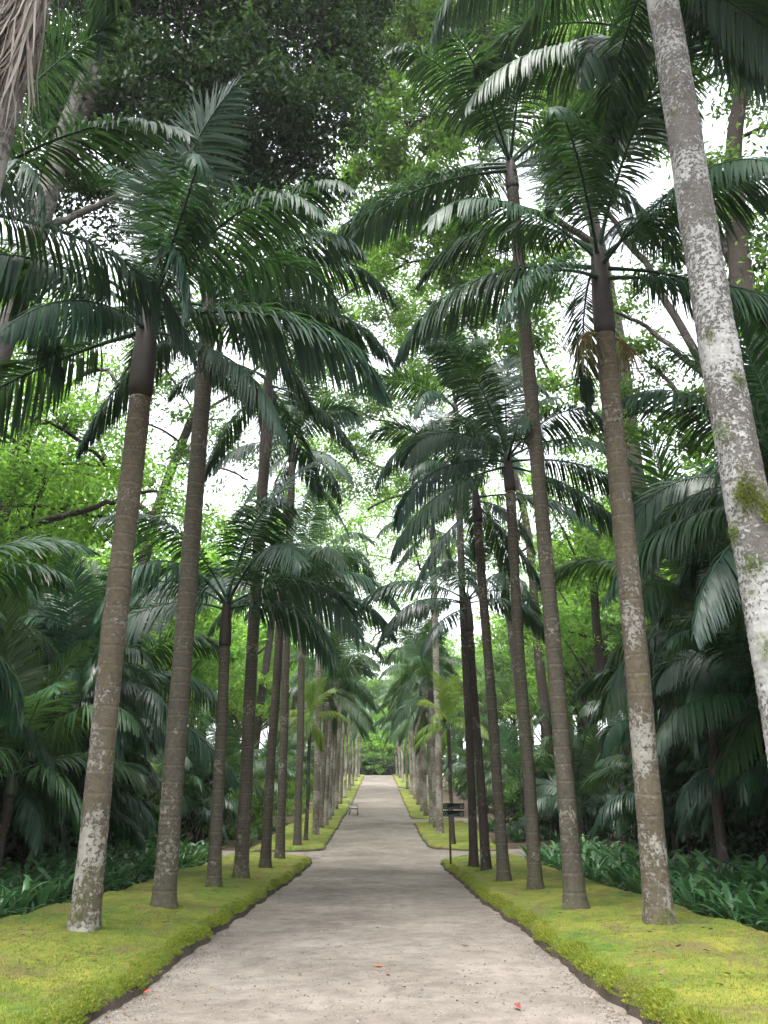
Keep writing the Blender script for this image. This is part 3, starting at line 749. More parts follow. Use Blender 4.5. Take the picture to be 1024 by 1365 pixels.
c0 = P(-75, 262, 9.0)
LS = palm('king_palm', (c0.x - .2, 9.0, .1), tuple(c0), .24, .16, 'tall', 10, 77, 'trunk_brown',
          fronds=[(-12, 32, 1.0), (15, 10, 1.05), (75, 10, .9), (110, 10, 1), (330, 10, 1), (200, 32, 1), (250, 55, 1), (300, 32, 1), (0, 80, 1)])
tag(LS, 'palm set back behind the dead frond palm, its green fronds reaching out', 'palm', 'palms lining the avenue')
c0 = P(897, 60, 11.4)
RS = palm('king_palm', (c0.x - .1, 11.4, .1), tuple(c0), .20, .12, 'tall', 10, 78, 'trunk_dark',
          fronds=[(-10, 10, 1.0), (20, 32, 1.0), (185, 10, 1), (215, -18, 1), (250, 10, 1), (290, -18, 1), (320, 32, 1), (60, 55, 1), (120, 32, 1), (160, 55, 1), (270, 55, 1), (0, 80, 1), (340, -18, 1), (265, -18, 1), (235, 10, 1)], fscale=1.25)
tag(RS, 'palm set back behind the lichen crusted trunk, broad fronds hanging down', 'palm', 'palms lining the avenue')
# dead frond hanging against the first bench-side trunk
mb = MB(); nr = np.random.default_rng(5)
tp = P(64, -70, 6.1)
for k in range(420):
    a = nr.uniform(0, 6.28); r0_ = .20 * math.sqrt(nr.random())
    s0 = np.array([tp.x + math.cos(a) * r0_ - .06, tp.y + math.sin(a) * r0_, tp.z - nr.uniform(-.4, 1.5)])
    ln = nr.uniform(.9, 1.7); wv = np.array([math.cos(a + 1.3), math.sin(a + 1.3), 0]) * nr.uniform(.008, .02)
    pp = s0; row = []; d = np.array([nr.normal(-.03, .08), nr.normal(0, .08), -1.0])
    for wd in (.5, 1, .9, .6, .1):
        row += [pp - wv * wd, pp + wv * wd]; d = d + np.array([nr.normal(-.035, .07), nr.normal(0, .07), 0]); d /= np.linalg.norm(d)
        pp = pp + d * ln / 4
    mb.add(np.array(row), np.array([[0, 1, 3, 2], [2, 3, 5, 4], [4, 5, 7, 6], [6, 7, 9, 8]]))
df = link('dead_frond', mb.mesh('dead_frond', M['dead'], True), L0)
df.matrix_parent_inverse = Matrix.Translation(-L0.location)
df['label'] = 'dead grey brown frond hanging down'

# moss collars at the foot of the near palms
V = []
for q, o in AV:
    if q.y > 30: continue
    for _ in range(520):
        a = rng.uniform(0, 6.28); r_ = .20 + abs(rng.normal(0, .10)); c = np.array([q.x + math.cos(a) * r_, q.y + math.sin(a) * r_, q.z + .01 - .02 * r_])
        d = np.array([math.cos(a) * .3, math.sin(a) * .3, 1.0]) + rng.normal(0, .4, 3); w = np.cross(d, rng.normal(0, 1, 3)); w *= .006 / np.linalg.norm(w)
        ln = rng.uniform(.02, .07) * math.exp(-(r_ - .2) * 4)
        V += [c - w - [0, 0, .02], c + w - [0, 0, .02], c + d * ln]
mc_ = link('moss', mesh('moss', np.array(V), [np.arange(len(V)).reshape(-1, 3)], M['moss_blade']))
tag(mc_, 'moss tufts gathered round the feet of the palms', 'moss', kind='stuff')

# ------------------------------------------------------------------ understorey palms
def nearest_palm(b):
    sd_ = -1 if b.x < 0 else 1
    c = [(abs(q.y - b.y), o) for q, o in AV if (q.x > 0) == (sd_ > 0)]
    return min(c, key=lambda p: p[0])[1]
ORD = ['first', 'second', 'third', 'fourth', 'fifth', 'sixth', 'seventh', 'eighth', 'ninth']
def under(x, y, h, nfr, seed, fs=1.0, lo=-18, style='low', r=.11):
    z = float(terrain(x, y)) - .1
    o = palm('understorey_palm', (x, y, z), (x + random.uniform(-.3, .3), y + random.uniform(-.3, .3), z + h), r * 1.5, r, style, nfr, seed, 'trunk_dark', shaft=.5, sides=9, step=.2, fscale=fs, shaft_mat='shaft_green', lo=lo)
    return o
und = [  # x, y, height
    (9.2, 38.6, 1.8), (10.8, 41.5, 2.0), (8.9, 46.5, 1.6), (-9.0, 39.0, 1.8), (-10.8, 41.8, 2.0), (-8.9, 49.0, 1.7), (11.5, 31.5, 2.4), (-11.6, 33.0, 2.4), (7.9, 13.2, 7.4), (9.0, 16.2, 8.6), (7.6, 19.0, 6.4), (9.6, 11.0, 5.0), (-8.2, 12.6, 3.4), (-9.6, 11.2, 5.2), (-7.6, 22.5, 5.2), (8.3, 12.0, 3.4), (9.4, 14.5, 5.2), (7.4, 16.5, 3.0), (8.8, 18.5, 6.0), (10.8, 12.5, 6.6), (7.2, 21.0, 3.6), (9.6, 22.5, 5.0), (11.8, 17.5, 7.6),
    (8.0, 26.0, 3.2), (11.5, 27.0, 5.5), (9.2, 30.5, 3.6), (7.2, 42.0, 3.0), (10.0, 44.0, 4.0), (8.0, 50.0, 3.4), (12.5, 35.5, 5.6), (7.6, 64.0, 3.2), (8.4, 78.0, 3.6), (8.2, 92.0, 3.4),
    (-9.0, 14.5, 4.2), (-7.9, 17.2, 2.6), (-10.5, 17.0, 5.6), (-8.6, 20.5, 4.6), (-11.5, 14.0, 5.4), (-7.9, 25.0, 3.0), (-9.8, 24.0, 5.0), (-12.5, 20.5, 6.2),
    (-8.6, 29.5, 3.2), (-11.0, 30.0, 5.2), (-8.0, 41.0, 3.2), (-10.5, 46.0, 4.2), (-7.6, 52.0, 2.8), (-13.2, 26.5, 6.0), (-8.0, 66.0, 3.2), (-8.4, 80.0, 3.6), (-8.0, 94.0, 3.4)]
for q_ in range(9):
    und.append((9.5 + (q_ % 3) * .5, 11.6 + q_ * 2.35, 1.9 + (q_ % 2) * .6)); und.append((-9.8 - (q_ % 3) * .5, 12.4 + q_ * 2.3, 1.9 + (q_ % 2) * .6))
NAMES = {}
for k, (x, y, h) in enumerate(und):
    if y < 35 and 2.6 < h < 4.6:
        x += math.copysign(1.1, x); h += 1.0
    o = under(x, y, h, 13, 300 + k, fs=1.22 if y < 35 and h > 5 else .95, lo=-18 if h > 5 else 10, style='fresh' if k % 3 == 1 or y > 40 else 'low')
    side = 'signpost-side' if x > 0 else 'bench-side'
    same = [q.y for q, _ in AV if (q.x > 0) == (x > 0)]
    near_i = int(np.argmin([abs(q - y) for q in same]))
    size = 'taller' if h > 5.5 else 'low'
    if y > 40: lab, grp = f'low dark palm in the thicket behind the uphill {side} palms', f'thicket palms behind the uphill {side} row'
    else:
        who = ORD[min(near_i, 8)] + (' palm after crusted trunk' if x > 0 else ' palm after dead frond palm')
        where = 'deep in' if abs(x) > 10.5 else 'fronting'
        lab, grp = f'{size} drooping palm {where} thicket beside {who}', f'{size} thicket palms {where} {side} {ORD[min(near_i, 8)]}'
    tag(o, lab, 'palm', grp)

# ------------------------------------------------------------------ broadleaf foliage
def leaves_at(pos, out, size, nr, droop=.25, ratio=.42, flat=.8):
    n = len(pos)
    d = out * .6 + nr.normal(0, .7, (n, 3)); d[:, 2] -= droop; d /= np.linalg.norm(d, axis=1)[:, None]
    up = nr.normal(0, .55, (n, 3)) + np.array([0, 0, flat])
    w = np.cross(d, up); w /= np.linalg.norm(w, axis=1)[:, None] + 1e-9
    nn = np.cross(w, d)
    L = (size * nr.uniform(.65, 1.25, n))[:, None]
    b = pos - d * L * .5; t = pos + d * L * .5 - nn * L * .06
    m = pos - d * L * .04 + nn * L * .05
    V = np.stack([b, m - w * L * ratio * .5, t, m + w * L * ratio * .5], 1).reshape(-1, 3)
    q = np.arange(4 * n).reshape(-1, 4)
    return V, np.concatenate([q[:, [0, 1, 2]], q[:, [0, 2, 3]]])

def crown(ells, nr, per_clump, clump_r, size, density, **kw):
    """ells: list of (centre, rx, ry, rz); returns leaf V,F and clump centres"""
    allp, allo, clumps = [], [], []
    for (c, rx, ry, rz) in ells:
        nc = max(3, int(density * rx * ry * rz / clump_r ** 3))
        u = nr.normal(0, 1, (nc, 3)); u /= np.linalg.norm(u, axis=1)[:, None]
        rad = nr.uniform(.25, 1, nc) ** .5
        cc = np.array(c)[None] + u * rad[:, None] * np.array([rx, ry, rz])
        clumps.append(cc)
        for k in range(nc):
            s_ = clump_r * nr.uniform(.6, 1.3); m = int(per_clump * nr.uniform(.6, 1.4))
            q = nr.normal(0, 1, (m, 3)) * np.array([s_, s_, s_ * .5]) * .62
            allp.append(cc[k] + q); allo.append(q / (np.linalg.norm(q, axis=1)[:, None] + 1e-6))
    pos = np.concatenate(allp); out = np.concatenate(allo)
    V, F = leaves_at(pos, out, size, nr, **kw)
    return V, F, np.concatenate(clumps)

def limb_pts(a, b, nr, n=9, sag=.06):
    a, b = np.array(a, float), np.array(b, float)
    t = np.linspace(0, 1, n)[:, None]
    L = np.linalg.norm(b - a)
    w = np.cumsum(nr.normal(0, 1, (n, 3)), axis=0) * sag * L / n
    w = w - t * w[-1]
    return a + (b - a) * t + w + np.array([0, 0, 1.0]) * (np.sin(t * np.pi) * sag * L * .6)

def big_tree(base, trunk_pts, r0, ells, nr, leaf, tmat, size, per_clump, clump_r, density, label, limbs=(), twigs=1.0, group=None, **kw):
    """explicit tree: trunk polyline (world), limbs to every crown mass, twigs to the clumps"""
    base = Vector(base); root = empty('broadleaf_tree', base)
    B = np.array(base)
    tp = np.array([tuple(p) for p in trunk_pts])
    mb = MB()
    t = np.linspace(0, 1, 40); ti = np.linspace(0, 1, len(tp))
    pts = np.stack([np.interp(t, ti, tp[:, k]) for k in range(3)], -1)
    kk = np.array([.25, .5, .25])
    for _ in range(6):
        pts[1:-1] = .25 * pts[:-2] + .5 * pts[1:-1] + .25 * pts[2:]
    pts[0, 2] -= .3
    rad = r0 * (1 - .6 * t) * (1 + .5 * np.exp(-t * 14))
    an = np.arange(14) / 14 * 2 * np.pi; A, Zt = np.meshgrid(an, t * 20)
    mb.tube(pts - B, rad, 14, True, 1 + .12 * fbm(np.cos(A) * 1.5, np.sin(A) * 1.5, Zt * .5, seed=3))
    link('trunk', mb.mesh('trunk', M[tmat], True), root)
    V, F, cl = crown(ells, nr, per_clump, clump_r, size, density, **kw)
    done = [np.array(pts[j]) for j in range(12, 40)]; rads = [rad[j] for j in range(12, 40)]
    todo = [(np.array(c), rx, ry, rz) for (c, rx, ry, rz) in ells]
    todo.sort(key=lambda q: min(np.linalg.norm(q[0] - p) for p in done))
    for (c, rx, ry, rz) in todo:
        d = [np.linalg.norm(p - c) + 1.2 * max(0, p[2] - c[2]) for p in done]
        k = int(np.argmin(d)); r_here = rads[k]
        lp = limb_pts(done[k], c, nr, 12, .10)
        done.append(c); rads.append(r_here * .7)
        ml = MB(); rl = max(.035, min(r_here * .75, .016 * np.linalg.norm(lp[-1] - lp[0]) + .03))
        ml.tube(lp - B, np.linspace(rl, max(.02, rl * .55), 12), 8, True)
        mine = cl[np.linalg.norm((cl - c) / np.array([rx, ry, rz]), axis=1) < 1.05]
        for q in mine[: int(len(mine) * twigs)]:
            s_ = lp[nr.integers(5, 12)]
            ml.tube(limb_pts(s_, q, nr, 6, .12) - B, np.linspace(rl * .28, .006, 6), 4, False)
        link('branch', ml.mesh('branch', M[tmat], True), root)
    for (lpts, ra, rb_) in limbs:
        ml = MB(); q = np.array([tuple(p) for p in lpts]); tq = np.linspace(0, 1, 16); ii = np.linspace(0, 1, len(q))
        qq = np.stack([np.interp(tq, ii, q[:, k]) for k in range(3)], -1)
        for _ in range(3): qq[1:-1] = .25 * qq[:-2] + .5 * qq[1:-1] + .25 * qq[2:]
        qq[1:-1] += nr.normal(0, ra * .25, (14, 3))
        ml.tube(qq - B, np.linspace(ra, rb_, 16), 9, True)
        link('branch', ml.mesh('branch', M[tmat], True), root)
    link('crown', mesh('crown', V - B, [F], M[leaf]), root)
    tag(root, label, 'tree', group)
    return root

def E(px, py, Y, rpx, ry=None, sq=.8):
    c = P(px, py, Y); m = px_m(c)
    return (tuple(c), rpx * m, (ry or rpx * m), rpx * m * sq)
def gp(x, y): return Vector((x, y, float(terrain(x, y)) - .1))

nr = np.random.default_rng(11)
# dark evergreen over the bench-side row
b = gp(-12.5, 16.5)
big_tree(b, [b, P(-60, 640, 16.5), P(30, 380, 16), P(70, 240, 15.5),  P(95, 150, 15), P(150, 20, 15), P(180, -120, 15)], .36,
         [E(120, 40, 15.5, 95), E(250, 30, 15.5, 105), E(370, 40, 16, 100), E(440, 70, 16.5, 70), E(200, 150, 16, 95), E(320, 150, 16, 100), E(410, 165, 16.5, 75), E(90, 170, 16, 80), E(270, 235, 16.5, 80), E(380, 235, 17, 70), E(150, 260, 17, 60), E(60, 90, 15.5, 70), E(60, 250, 17, 60),
          E(300, -110, 15, 150), E(120, -110, 15, 130), E(460, -70, 16, 110), E(470, 20, 17, 50)],
         nr, 'leaf_dark', 'trunk_grey', .20, 190, .62, 1.5, 'dense dark evergreen with a pale leaning trunk overhanging the bench-side row',
         limbs=[([P(85, 230, 15.6), P(130, 100, 15), P(155, 20, 15), P(175, -60, 15)], .26, .16), ([P(60, 300, 16), P(110, 285, 16), P(160, 262, 16), P(230, 215, 16)], .11, .05)])
# light leafed tree arching over the middle of the avenue
b = gp(12.5, 30)
big_tree(b, [b, P(860, 760, 30), P(830, 480, 30), P(800, 330, 29), P(760, 180, 28), P(720, 40, 27)], .45,
         [E(520, 60, 27, 85), E(600, 40, 26, 80), E(470, 130, 29, 60), E(545, 165, 28, 85), E(620, 150, 27, 70), E(500, 235, 30, 65), E(590, 265, 29, 70), E(470, 320, 33, 55), E(545, 350, 31, 65), E(640, 340, 30, 75), E(720, 330, 29, 60), E(700, 430, 30, 60), E(620, 430, 33, 60), E(720, 80, 27, 80), E(740, 200, 28, 60), E(660, 500, 32, 55), E(740, 520, 31, 55), E(560, 470, 34, 45), E(450, 400, 35, 45),
          E(560, -80, 25, 130), E(700, -80, 25, 120)],
         nr, 'leaf_light', 'trunk_dark', .31, 140, .72, .66, 'light green leafed tree arching its branches over the middle of the avenue',
         limbs=[([P(800, 330, 29), P(730, 285, 28.5), P(640, 268, 28), P(540, 268, 28)], .19, .07), ([P(760, 180, 28), P(780, 100, 27), P(730, 40, 26), P(690, -20, 26)], .17, .10), ([P(720, 200, 28), P(600, 170, 28), P(520, 70, 28), P(505, 20, 28)], .09, .04)])
# big dark-limbed tree behind the crusted trunk
b = gp(11.8, 17)
big_tree(b, [b, P(1100, 760, 17), P(1030, 520, 17), P(985, 370, 17), P(975, 200, 17), P(1000, 60, 16)], .44,
         [E(800, 60, 19, 85), E(900, 20, 17, 80), E(980, 90, 17, 75), E(1000, 20, 16, 70), E(860, 150, 20, 70), E(760, 150, 21, 55), E(960, 250, 18, 60), E(1010, 300, 17, 60), E(1000, 400, 18, 45), E(985, 500, 19, 55), E(900, 340, 22, 50), E(860, 480, 24, 50), E(930, 560, 22, 55), E(820, 560, 25, 55), E(840, 400, 25, 40),
          E(880, -90, 16, 120), E(1040, -60, 15, 120), E(1080, 150, 16, 90), E(1090, 380, 17, 90)],
         nr, 'leaf_mid', 'trunk_dark', .23, 150, .60, .85, 'dark limbed tree with spreading branches behind the lichen crusted trunk',
         limbs=[([P(1030, 560, 18), P(935, 500, 19), P(880, 375, 20), P(830, 310, 20), P(790, 260, 20)], .15, .07), ([P(1000, 540, 18), P(930, 495, 19), P(870, 440, 20), P(820, 415, 20)], .11, .05), ([P(985, 370, 17), P(880, 160, 18), P(780, 160, 19), P(700, 155, 20)], .13, .05)])
# yellow-green trees behind the bench-side row
b = gp(-13.5, 26)
big_tree(b, [b, P(-40, 820, 26), P(30, 600, 26), P(60, 480, 26), P(40, 380, 26)], .36,
         [E(30, 490, 24, 70), E(60, 560, 23, 70), E(10, 600, 22, 60), E(120, 560, 26, 55), E(140, 620, 26, 60), E(60, 640, 23, 60), E(200, 640, 30, 50), E(130, 690, 28, 55), E(220, 700, 30, 60), E(40, 700, 24, 60), E(150, 500, 28, 45), E(0, 430, 25, 60), E(-60, 540, 23, 80)],
         nr, 'leaf_light', 'trunk_dark', .21, 130, .72, 1.1, 'bright yellow green tree behind the white lichen spotted palm',
         limbs=[([P(40, 560, 26), P(75, 530, 26), P(105, 500, 26), P(140, 488, 26), P(165, 520, 26)], .16, .06), ([P(40, 700, 26), P(110, 682, 26), P(160, 665, 26), P(210, 655, 26)], .14, .06)])
b = gp(-11.5, 36)
big_tree(b, [b, P(180, 800, 36), P(205, 690, 36), P(250, 570, 36), P(290, 490, 36), P(300, 400, 35)], .34,
         [E(240, 520, 34, 55), E(300, 560, 36, 55), E(270, 620, 36, 55), E(330, 640, 38, 50), E(180, 560, 34, 55), E(330, 500, 36, 50), E(380, 560, 40, 50), E(200, 470, 33, 55), E(290, 420, 33, 60), E(380, 470, 38, 50), E(250, 690, 38, 50), E(440, 520, 40, 45), E(420, 440, 38, 50), E(410, 330, 34, 55), E(180, 380, 30, 60), E(100, 400, 28, 60)],
         nr, 'leaf_mid', 'trunk_dark', .27, 110, .85, .6, 'leaning dark trunked tree with thin foliage behind the second bench-side palm',
         limbs=[([P(205, 690, 36), P(150, 640, 36), P(120, 560, 35), P(140, 470, 34)], .15, .05), ([P(250, 570, 36), P(310, 520, 36), P(340, 540, 37), P(400, 500, 38)], .10, .04)])
# sparse far trees closing the middle
b = gp(-9.8, 58)
big_tree(b, [b, P(360, 850, 58), P(375, 720, 58), P(390, 600, 58)], .35,
         [E(340, 700, 56, 50), E(390, 680, 58, 50), E(440, 690, 60, 45), E(400, 740, 58, 50), E(350, 760, 56, 45), E(440, 620, 60, 45), E(390, 610, 58, 45), E(300, 700, 54, 45), E(470, 740, 60, 45), E(450, 790, 60, 45), E(480, 660, 62, 40)],
         nr, 'leaf_light', 'trunk_dark', .31, 120, 1.1, .8, 'airy yellow green tree rising behind the uphill bench-side palms')
b = gp(10.0, 56)
big_tree(b, [b, P(690, 900, 56), P(670, 760, 56), P(640, 640, 56), P(600, 560, 55)], .35,
         [E(560, 640, 56, 50), E(520, 590, 58, 45), E(600, 600, 56, 50), E(650, 640, 54, 50), E(700, 660, 52, 45), E(540, 700, 60, 45), E(620, 720, 56, 55), E(690, 740, 54, 55), E(500, 660, 62, 40), E(740, 720, 50, 50), E(580, 540, 54, 40), E(500, 520, 56, 40), E(560, 760, 60, 45)],
         nr, 'leaf_light', 'trunk_dark', .31, 120, 1.1, .8, 'airy green tree with a long low branch behind the uphill signpost-side palms',
         limbs=[([P(640, 640, 56), P(580, 655, 55), P(520, 662, 54), P(490, 680, 54)], .17, .08)])
b = gp(12.8, 38)
big_tree(b, [b, P(800, 900, 38), P(790, 760, 38), P(770, 650, 38)], .3,
         [E(740, 690, 36, 55), E(770, 750, 36, 60), E(720, 770, 37, 50), E(800, 700, 37, 55), E(760, 620, 37, 50), E(830, 760, 37, 50), E(740, 840, 36, 45), E(820, 640, 37, 50), E(900, 680, 36, 60)],
         nr, 'leaf_light', 'trunk_dark', .25, 120, .85, .95, 'bright green leafy tree showing between the ringed signpost-side palms')

b = gp(-10.5, 84)
big_tree(b, [b, P(400, 900, 84), P(420, 800, 84), P(450, 740, 84), P(470, 690, 84)], .45,
         [E(450, 760, 80, 40), E(490, 740, 82, 40), E(530, 750, 82, 40), E(500, 790, 86, 40), E(545, 800, 86, 40), E(460, 820, 86, 38), E(510, 840, 90, 40), E(560, 850, 88, 38), E(480, 880, 95, 36), E(530, 890, 95, 36), E(480, 690, 78, 40), E(530, 690, 78, 40), E(440, 700, 76, 36), E(570, 740, 80, 36), E(580, 690, 76, 36)],
         nr, 'leaf_light', 'trunk_dark', .38, 110, 1.4, .7, 'tall pale green tree arching over the uphill part of the path')
b = gp(9.5, 44)
big_tree(b, [b, P(720, 900, 44), P(705, 700, 44), P(660, 540, 43), P(600, 420, 42)], .33,
         [E(470, 470, 42, 45), E(520, 430, 42, 45), E(560, 400, 42, 45), E(500, 380, 42, 45), E(450, 540, 46, 42), E(500, 560, 46, 42), E(545, 520, 45, 42), E(590, 500, 44, 42), E(470, 610, 50, 40), E(520, 630, 50, 40), E(440, 660, 52, 38), E(610, 360, 41, 45), E(480, 300, 38, 45), E(520, 480, 44, 40), E(430, 480, 44, 40), E(560, 580, 46, 40), E(430, 580, 48, 40)],
         nr, 'leaf_mid', 'trunk_dark', .30, 120, .8, .75, 'thin crowned tree with fine twigs spreading high across the avenue gap', twigs=1.0)

# repeated background trees and shrubs
def proto_tree(seed, leaf, h):
    nr = np.random.default_rng(seed)
    ell = [((nr.normal(0, 2.2), nr.normal(0, 2.2), h * nr.uniform(.42, .95)), nr.uniform(1.5, 2.6), nr.uniform(1.5, 2.6), nr.uniform(1.1, 1.8)) for _ in range(15)]
    V, F, cl = crown(ell, nr, 90, .85, .34, .8)
    mb = MB(); pts = limb_pts((0, 0, -.3), (nr.normal(0, .8), nr.normal(0, .8), h * .9), nr, 18, .06)
    mb.tube(pts, np.linspace(.32, .06, 18), 9)
    for e in ell:
        k = int(np.clip(e[0][2] / h * 17 - 4, 3, 15)); mb.tube(limb_pts(pts[k], e[0], nr, 7), np.linspace(.10, .02, 7), 5, False)
    return mb.mesh('trunk', M['trunk_dark'], True), mesh('crown', V, [F], M[leaf])
protos = [proto_tree(501, 'leaf_light', 15), proto_tree(502, 'leaf_light', 16), proto_tree(503, 'leaf_mid', 13), proto_tree(504, 'leaf_light', 14)]
spots = []
for k in range(76):
    sd_ = -1 if k % 2 else 1
    y = 18 + (k // 2) * 3.3 + random.uniform(-1.5, 1.5); x = sd_ * (15 + random.uniform(0, 5) + (k % 3) * 6.0)
    spots.append((x, y))
for k in range(16):
    spots.append((random.uniform(-22, 22), 150 + random.uniform(0, 40)))
for x, y in [(-13, 150), (13, 152), (-7, 172), (7, 174), (0, 180)]: spots.append((x, y))
for k, (x, y) in enumerate(spots):
    tm, cm = protos[(k * 7) % 4]
    far = y > 148
    o = empty('broadleaf_tree', gp(x, y), random.uniform(0, 6.28)); s_ = random.uniform(1.0, 1.65) * (1.0 if not far else 1.1)
    o.scale = (s_, s_, s_ * random.uniform(.85, 1.1))
    link('trunk', tm, o); link('crown', cm, o)
    if far: tag(o, 'bright green tree closing the view past the top of the path', 'tree', 'trees past the top of the path')
    elif x > 0: tag(o, 'background woodland tree on the slope behind the signpost-side thicket', 'tree', 'woodland behind the signpost side')
    else: tag(o, 'background woodland tree on the slope behind the bench-side thicket', 'tree', 'woodland behind the bench side')

def proto_shrub(seed, leaf, size):
    nr = np.random.default_rng(seed)
    ell = [((nr.normal(0, .5), nr.normal(0, .5), nr.uniform(.4, 1.5)), .7, .7, .5) for _ in range(7)]
    V, F, cl = crown(ell, nr, 70, .36, size, .9)
    mb = MB()
    for e in ell: mb.tube(limb_pts((nr.normal(0, .1), nr.normal(0, .1), -.1), e[0], nr, 7), np.linspace(.035, .01, 7), 5, False)
    return mb.mesh('stem', M['trunk_dark'], True), mesh('foliage', V, [F], M[leaf])
shp = [proto_shrub(601, 'leaf_dark', .15), proto_shrub(602, 'leaf_mid', .16), proto_shrub(603, 'leaf_dark', .2), proto_shrub(604, 'leaf_light', .16)]
for k in range(230):
    sd_ = -1 if k % 2 else 1
    kk_ = k if k < 120 else k - 120
    y = 11 + (kk_ // 2) * (1.45 if k < 120 else .55) + random.uniform(-.6, .6)
    x = sd_ * ((10.3 if y < 33 else 8.2) + (k % 3) * 1.7 + random.uniform(-.6, .8) + (0 if k < 120 else .6))
    if sd_ > 0 and 33 < y < 40: continue
    if sd_ < 0 and 33 < y < 38: continue
    a, c = shp[[0, 2, 1, 0, 2, 3][(k * 5) % 6] if y < 40 else [1, 3, 0, 1][k % 4]]
    o = empty('shrub', gp(x, y), random.uniform(0, 6.28)); s_ = random.uniform(.9, 1.7); o.scale = (s_, s_, s_ * random.uniform(.9, 1.4))
    link('stem', a, o); link('foliage', c, o)
    side = 'signpost-side' if x > 0 else 'bench-side'
    tag(o, f'leafy shrub filling the thicket behind the {side} palms', 'shrub', f'shrubs behind the {side} palms')
for k in range(34):
    x = -8 + (k % 17) * .95 + random.uniform(-.4, .4); y = 146 + random.uniform(-1.5, 3) + (k // 17) * 6
    a, c = shp[[1, 3, 0][k % 3] if k < 17 else 3]
    o = empty('shrub', gp(x, y), random.uniform(0, 6.28)); s_ = random.uniform(1.5, 2.3) * (1 if k < 17 else 2.3); o.scale = (s_, s_, s_)
    link('stem', a, o); link('foliage', c, o)
    tag(o, 'rounded bush closing the top end of the path', 'shrub', 'bushes at the top of the path')

# ------------------------------------------------------------------ strap-leaved plants
def strap_leaf(seed):
    nr = np.random.default_rng(seed)
    L = nr.uniform(.5, .75); e = R(nr.uniform(35, 80)); w = nr.uniform(.050, .074)
    pts = [np.zeros(3)]; pit = e; K = 7; row = []
    bend = nr.uniform(1.1, 2.0)
    p = np.array([.03, 0, 0]); tw = nr.normal(0, .25)
    for k in range(K + 1):
        t = k / K
        d = np.array([math.cos(pit), 0, math.sin(pit)]); nrm = np.array([-d[2], 0, d[0]])
        wd = w * (np.interp(t, [0, .15, .55, .85, 1], [.55, .8, 1, .8, .06]))
        s_ = np.array([0, math.cos(tw * t), 0]) + nrm * math.sin(tw * t)
        row += [p - s_ * wd * .5 + nrm * wd * .14, p.copy(), p + s_ * wd * .5 + nrm * wd * .14]
        p = p + d * L / K; pit -= bend / K * (.4 + 1.2 * t)
    f = []
    for k in range(K):
        for j in (0, 1): f.append([3 * k + j, 3 * k + j + 1, 3 * k + j + 4, 3 * k + j + 3])
    return np.array(row), np.array(f)
leafs = [strap_leaf(700 + k) for k in range(9)]
leaf_me = [mesh('leaf', v, [f], M['strap'], True) for v, f in leafs]
def strap_plant_mesh(seed):
    r = random.Random(seed); mb = MB()
    for k in range(38):
        v, f = leafs[r.randrange(9)]; a = k * 2.4 + r.uniform(-.3, .3); s_ = r.uniform(.75, 1.15)
        c, s = math.cos(a), math.sin(a)
        Rm = np.array([[c, -s, 0], [s, c, 0], [0, 0, 1]])
        mb.add((v * s_) @ Rm.T + np.array([r.uniform(-.09, .09), r.uniform(-.09, .09), 0]), f)
    return mb.mesh('strap_leaved_plant', M['strap'], True)
sp = [strap_plant_mesh(720 + k) for k in range(5)]
cand = []
for sd_ in (-1, 1):
    y = 9.0
    row = 0
    while y < 33:
        for k in range(5):
            if k == 4 and y > 19: continue
            x = float(cx(y)) + sd_ * (HW + (3.75 if sd_ < 0 else 3.45) + .28 + k * .60 + random.uniform(-.12, .12))
            cand.append((x, y + random.uniform(-.2, .2) + (k % 2) * .35, k))
        y += .78
for (x, y, n_) in [(8.2, 39.6, 0), (9.0, 40.4, 0), (8.1, 41.6, 0), (9.6, 42.4, 0), (8.4, 44.0, 0), (7.9, 47.4, 0), (-7.9, 39.2, 0), (-8.6, 40.6, 0), (-8.1, 43.0, 0), (-7.8, 45.4, 0), (6.6, 41.5, 0), (7.2, 42.3, 0), (6.7, 43.2, 0), (6.4, 45, 0), (6.9, 46, 0), (6.2, 48, 0), (6.6, 49.5, 0), (-6.5, 40, 0), (-6.9, 42, 0), (-6.5, 44, 0), (-6.8, 46, 0), (-6.4, 48.5, 0)]: cand.append((x, y, n_))
n_parts = 0
for k, (x, y, row) in enumerate(cand):
    s_ = random.uniform(1.1, 1.4) * (1.0 + .09 * row)
    loc = (x, y, float(terrain(x, y)) - .05); rz = random.uniform(0, 6.28)
    detailed = row == 0 and 11 < y < 16.5
    if detailed:
        o = empty('strap_leaved_plant', loc, rz); o.scale = (s_,) * 3
        for q in range(28):
            link('leaf', leaf_me[random.randrange(9)], o, loc=(random.uniform(-.09, .09), random.uniform(-.09, .09), 0), rot=(0, 0, q * 2.4 + random.uniform(-.3, .3)), scale=random.uniform(.75, 1.15))
    else:
        o = link('strap_leaved_plant', sp[k % 5], None, loc, (0, 0, rz), s_)
    side = 'signpost-side' if x > 0 else 'bench-side'
    if y > 36: tag(o, f'strap-leaved plant past the side path behind the {side} palms', 'plant', f'strap-leaved plants past the {side} path')
    elif row == 0: tag(o, f'dark green strap-leaved plant edging the bed behind the {side} palms', 'plant', f'strap-leaved plants edging the {side} bed')
    else: tag(o, f'dark green strap-leaved plant filling the bed behind the {side} palms', 'plant', f'strap-leaved plants filling the {side} bed')

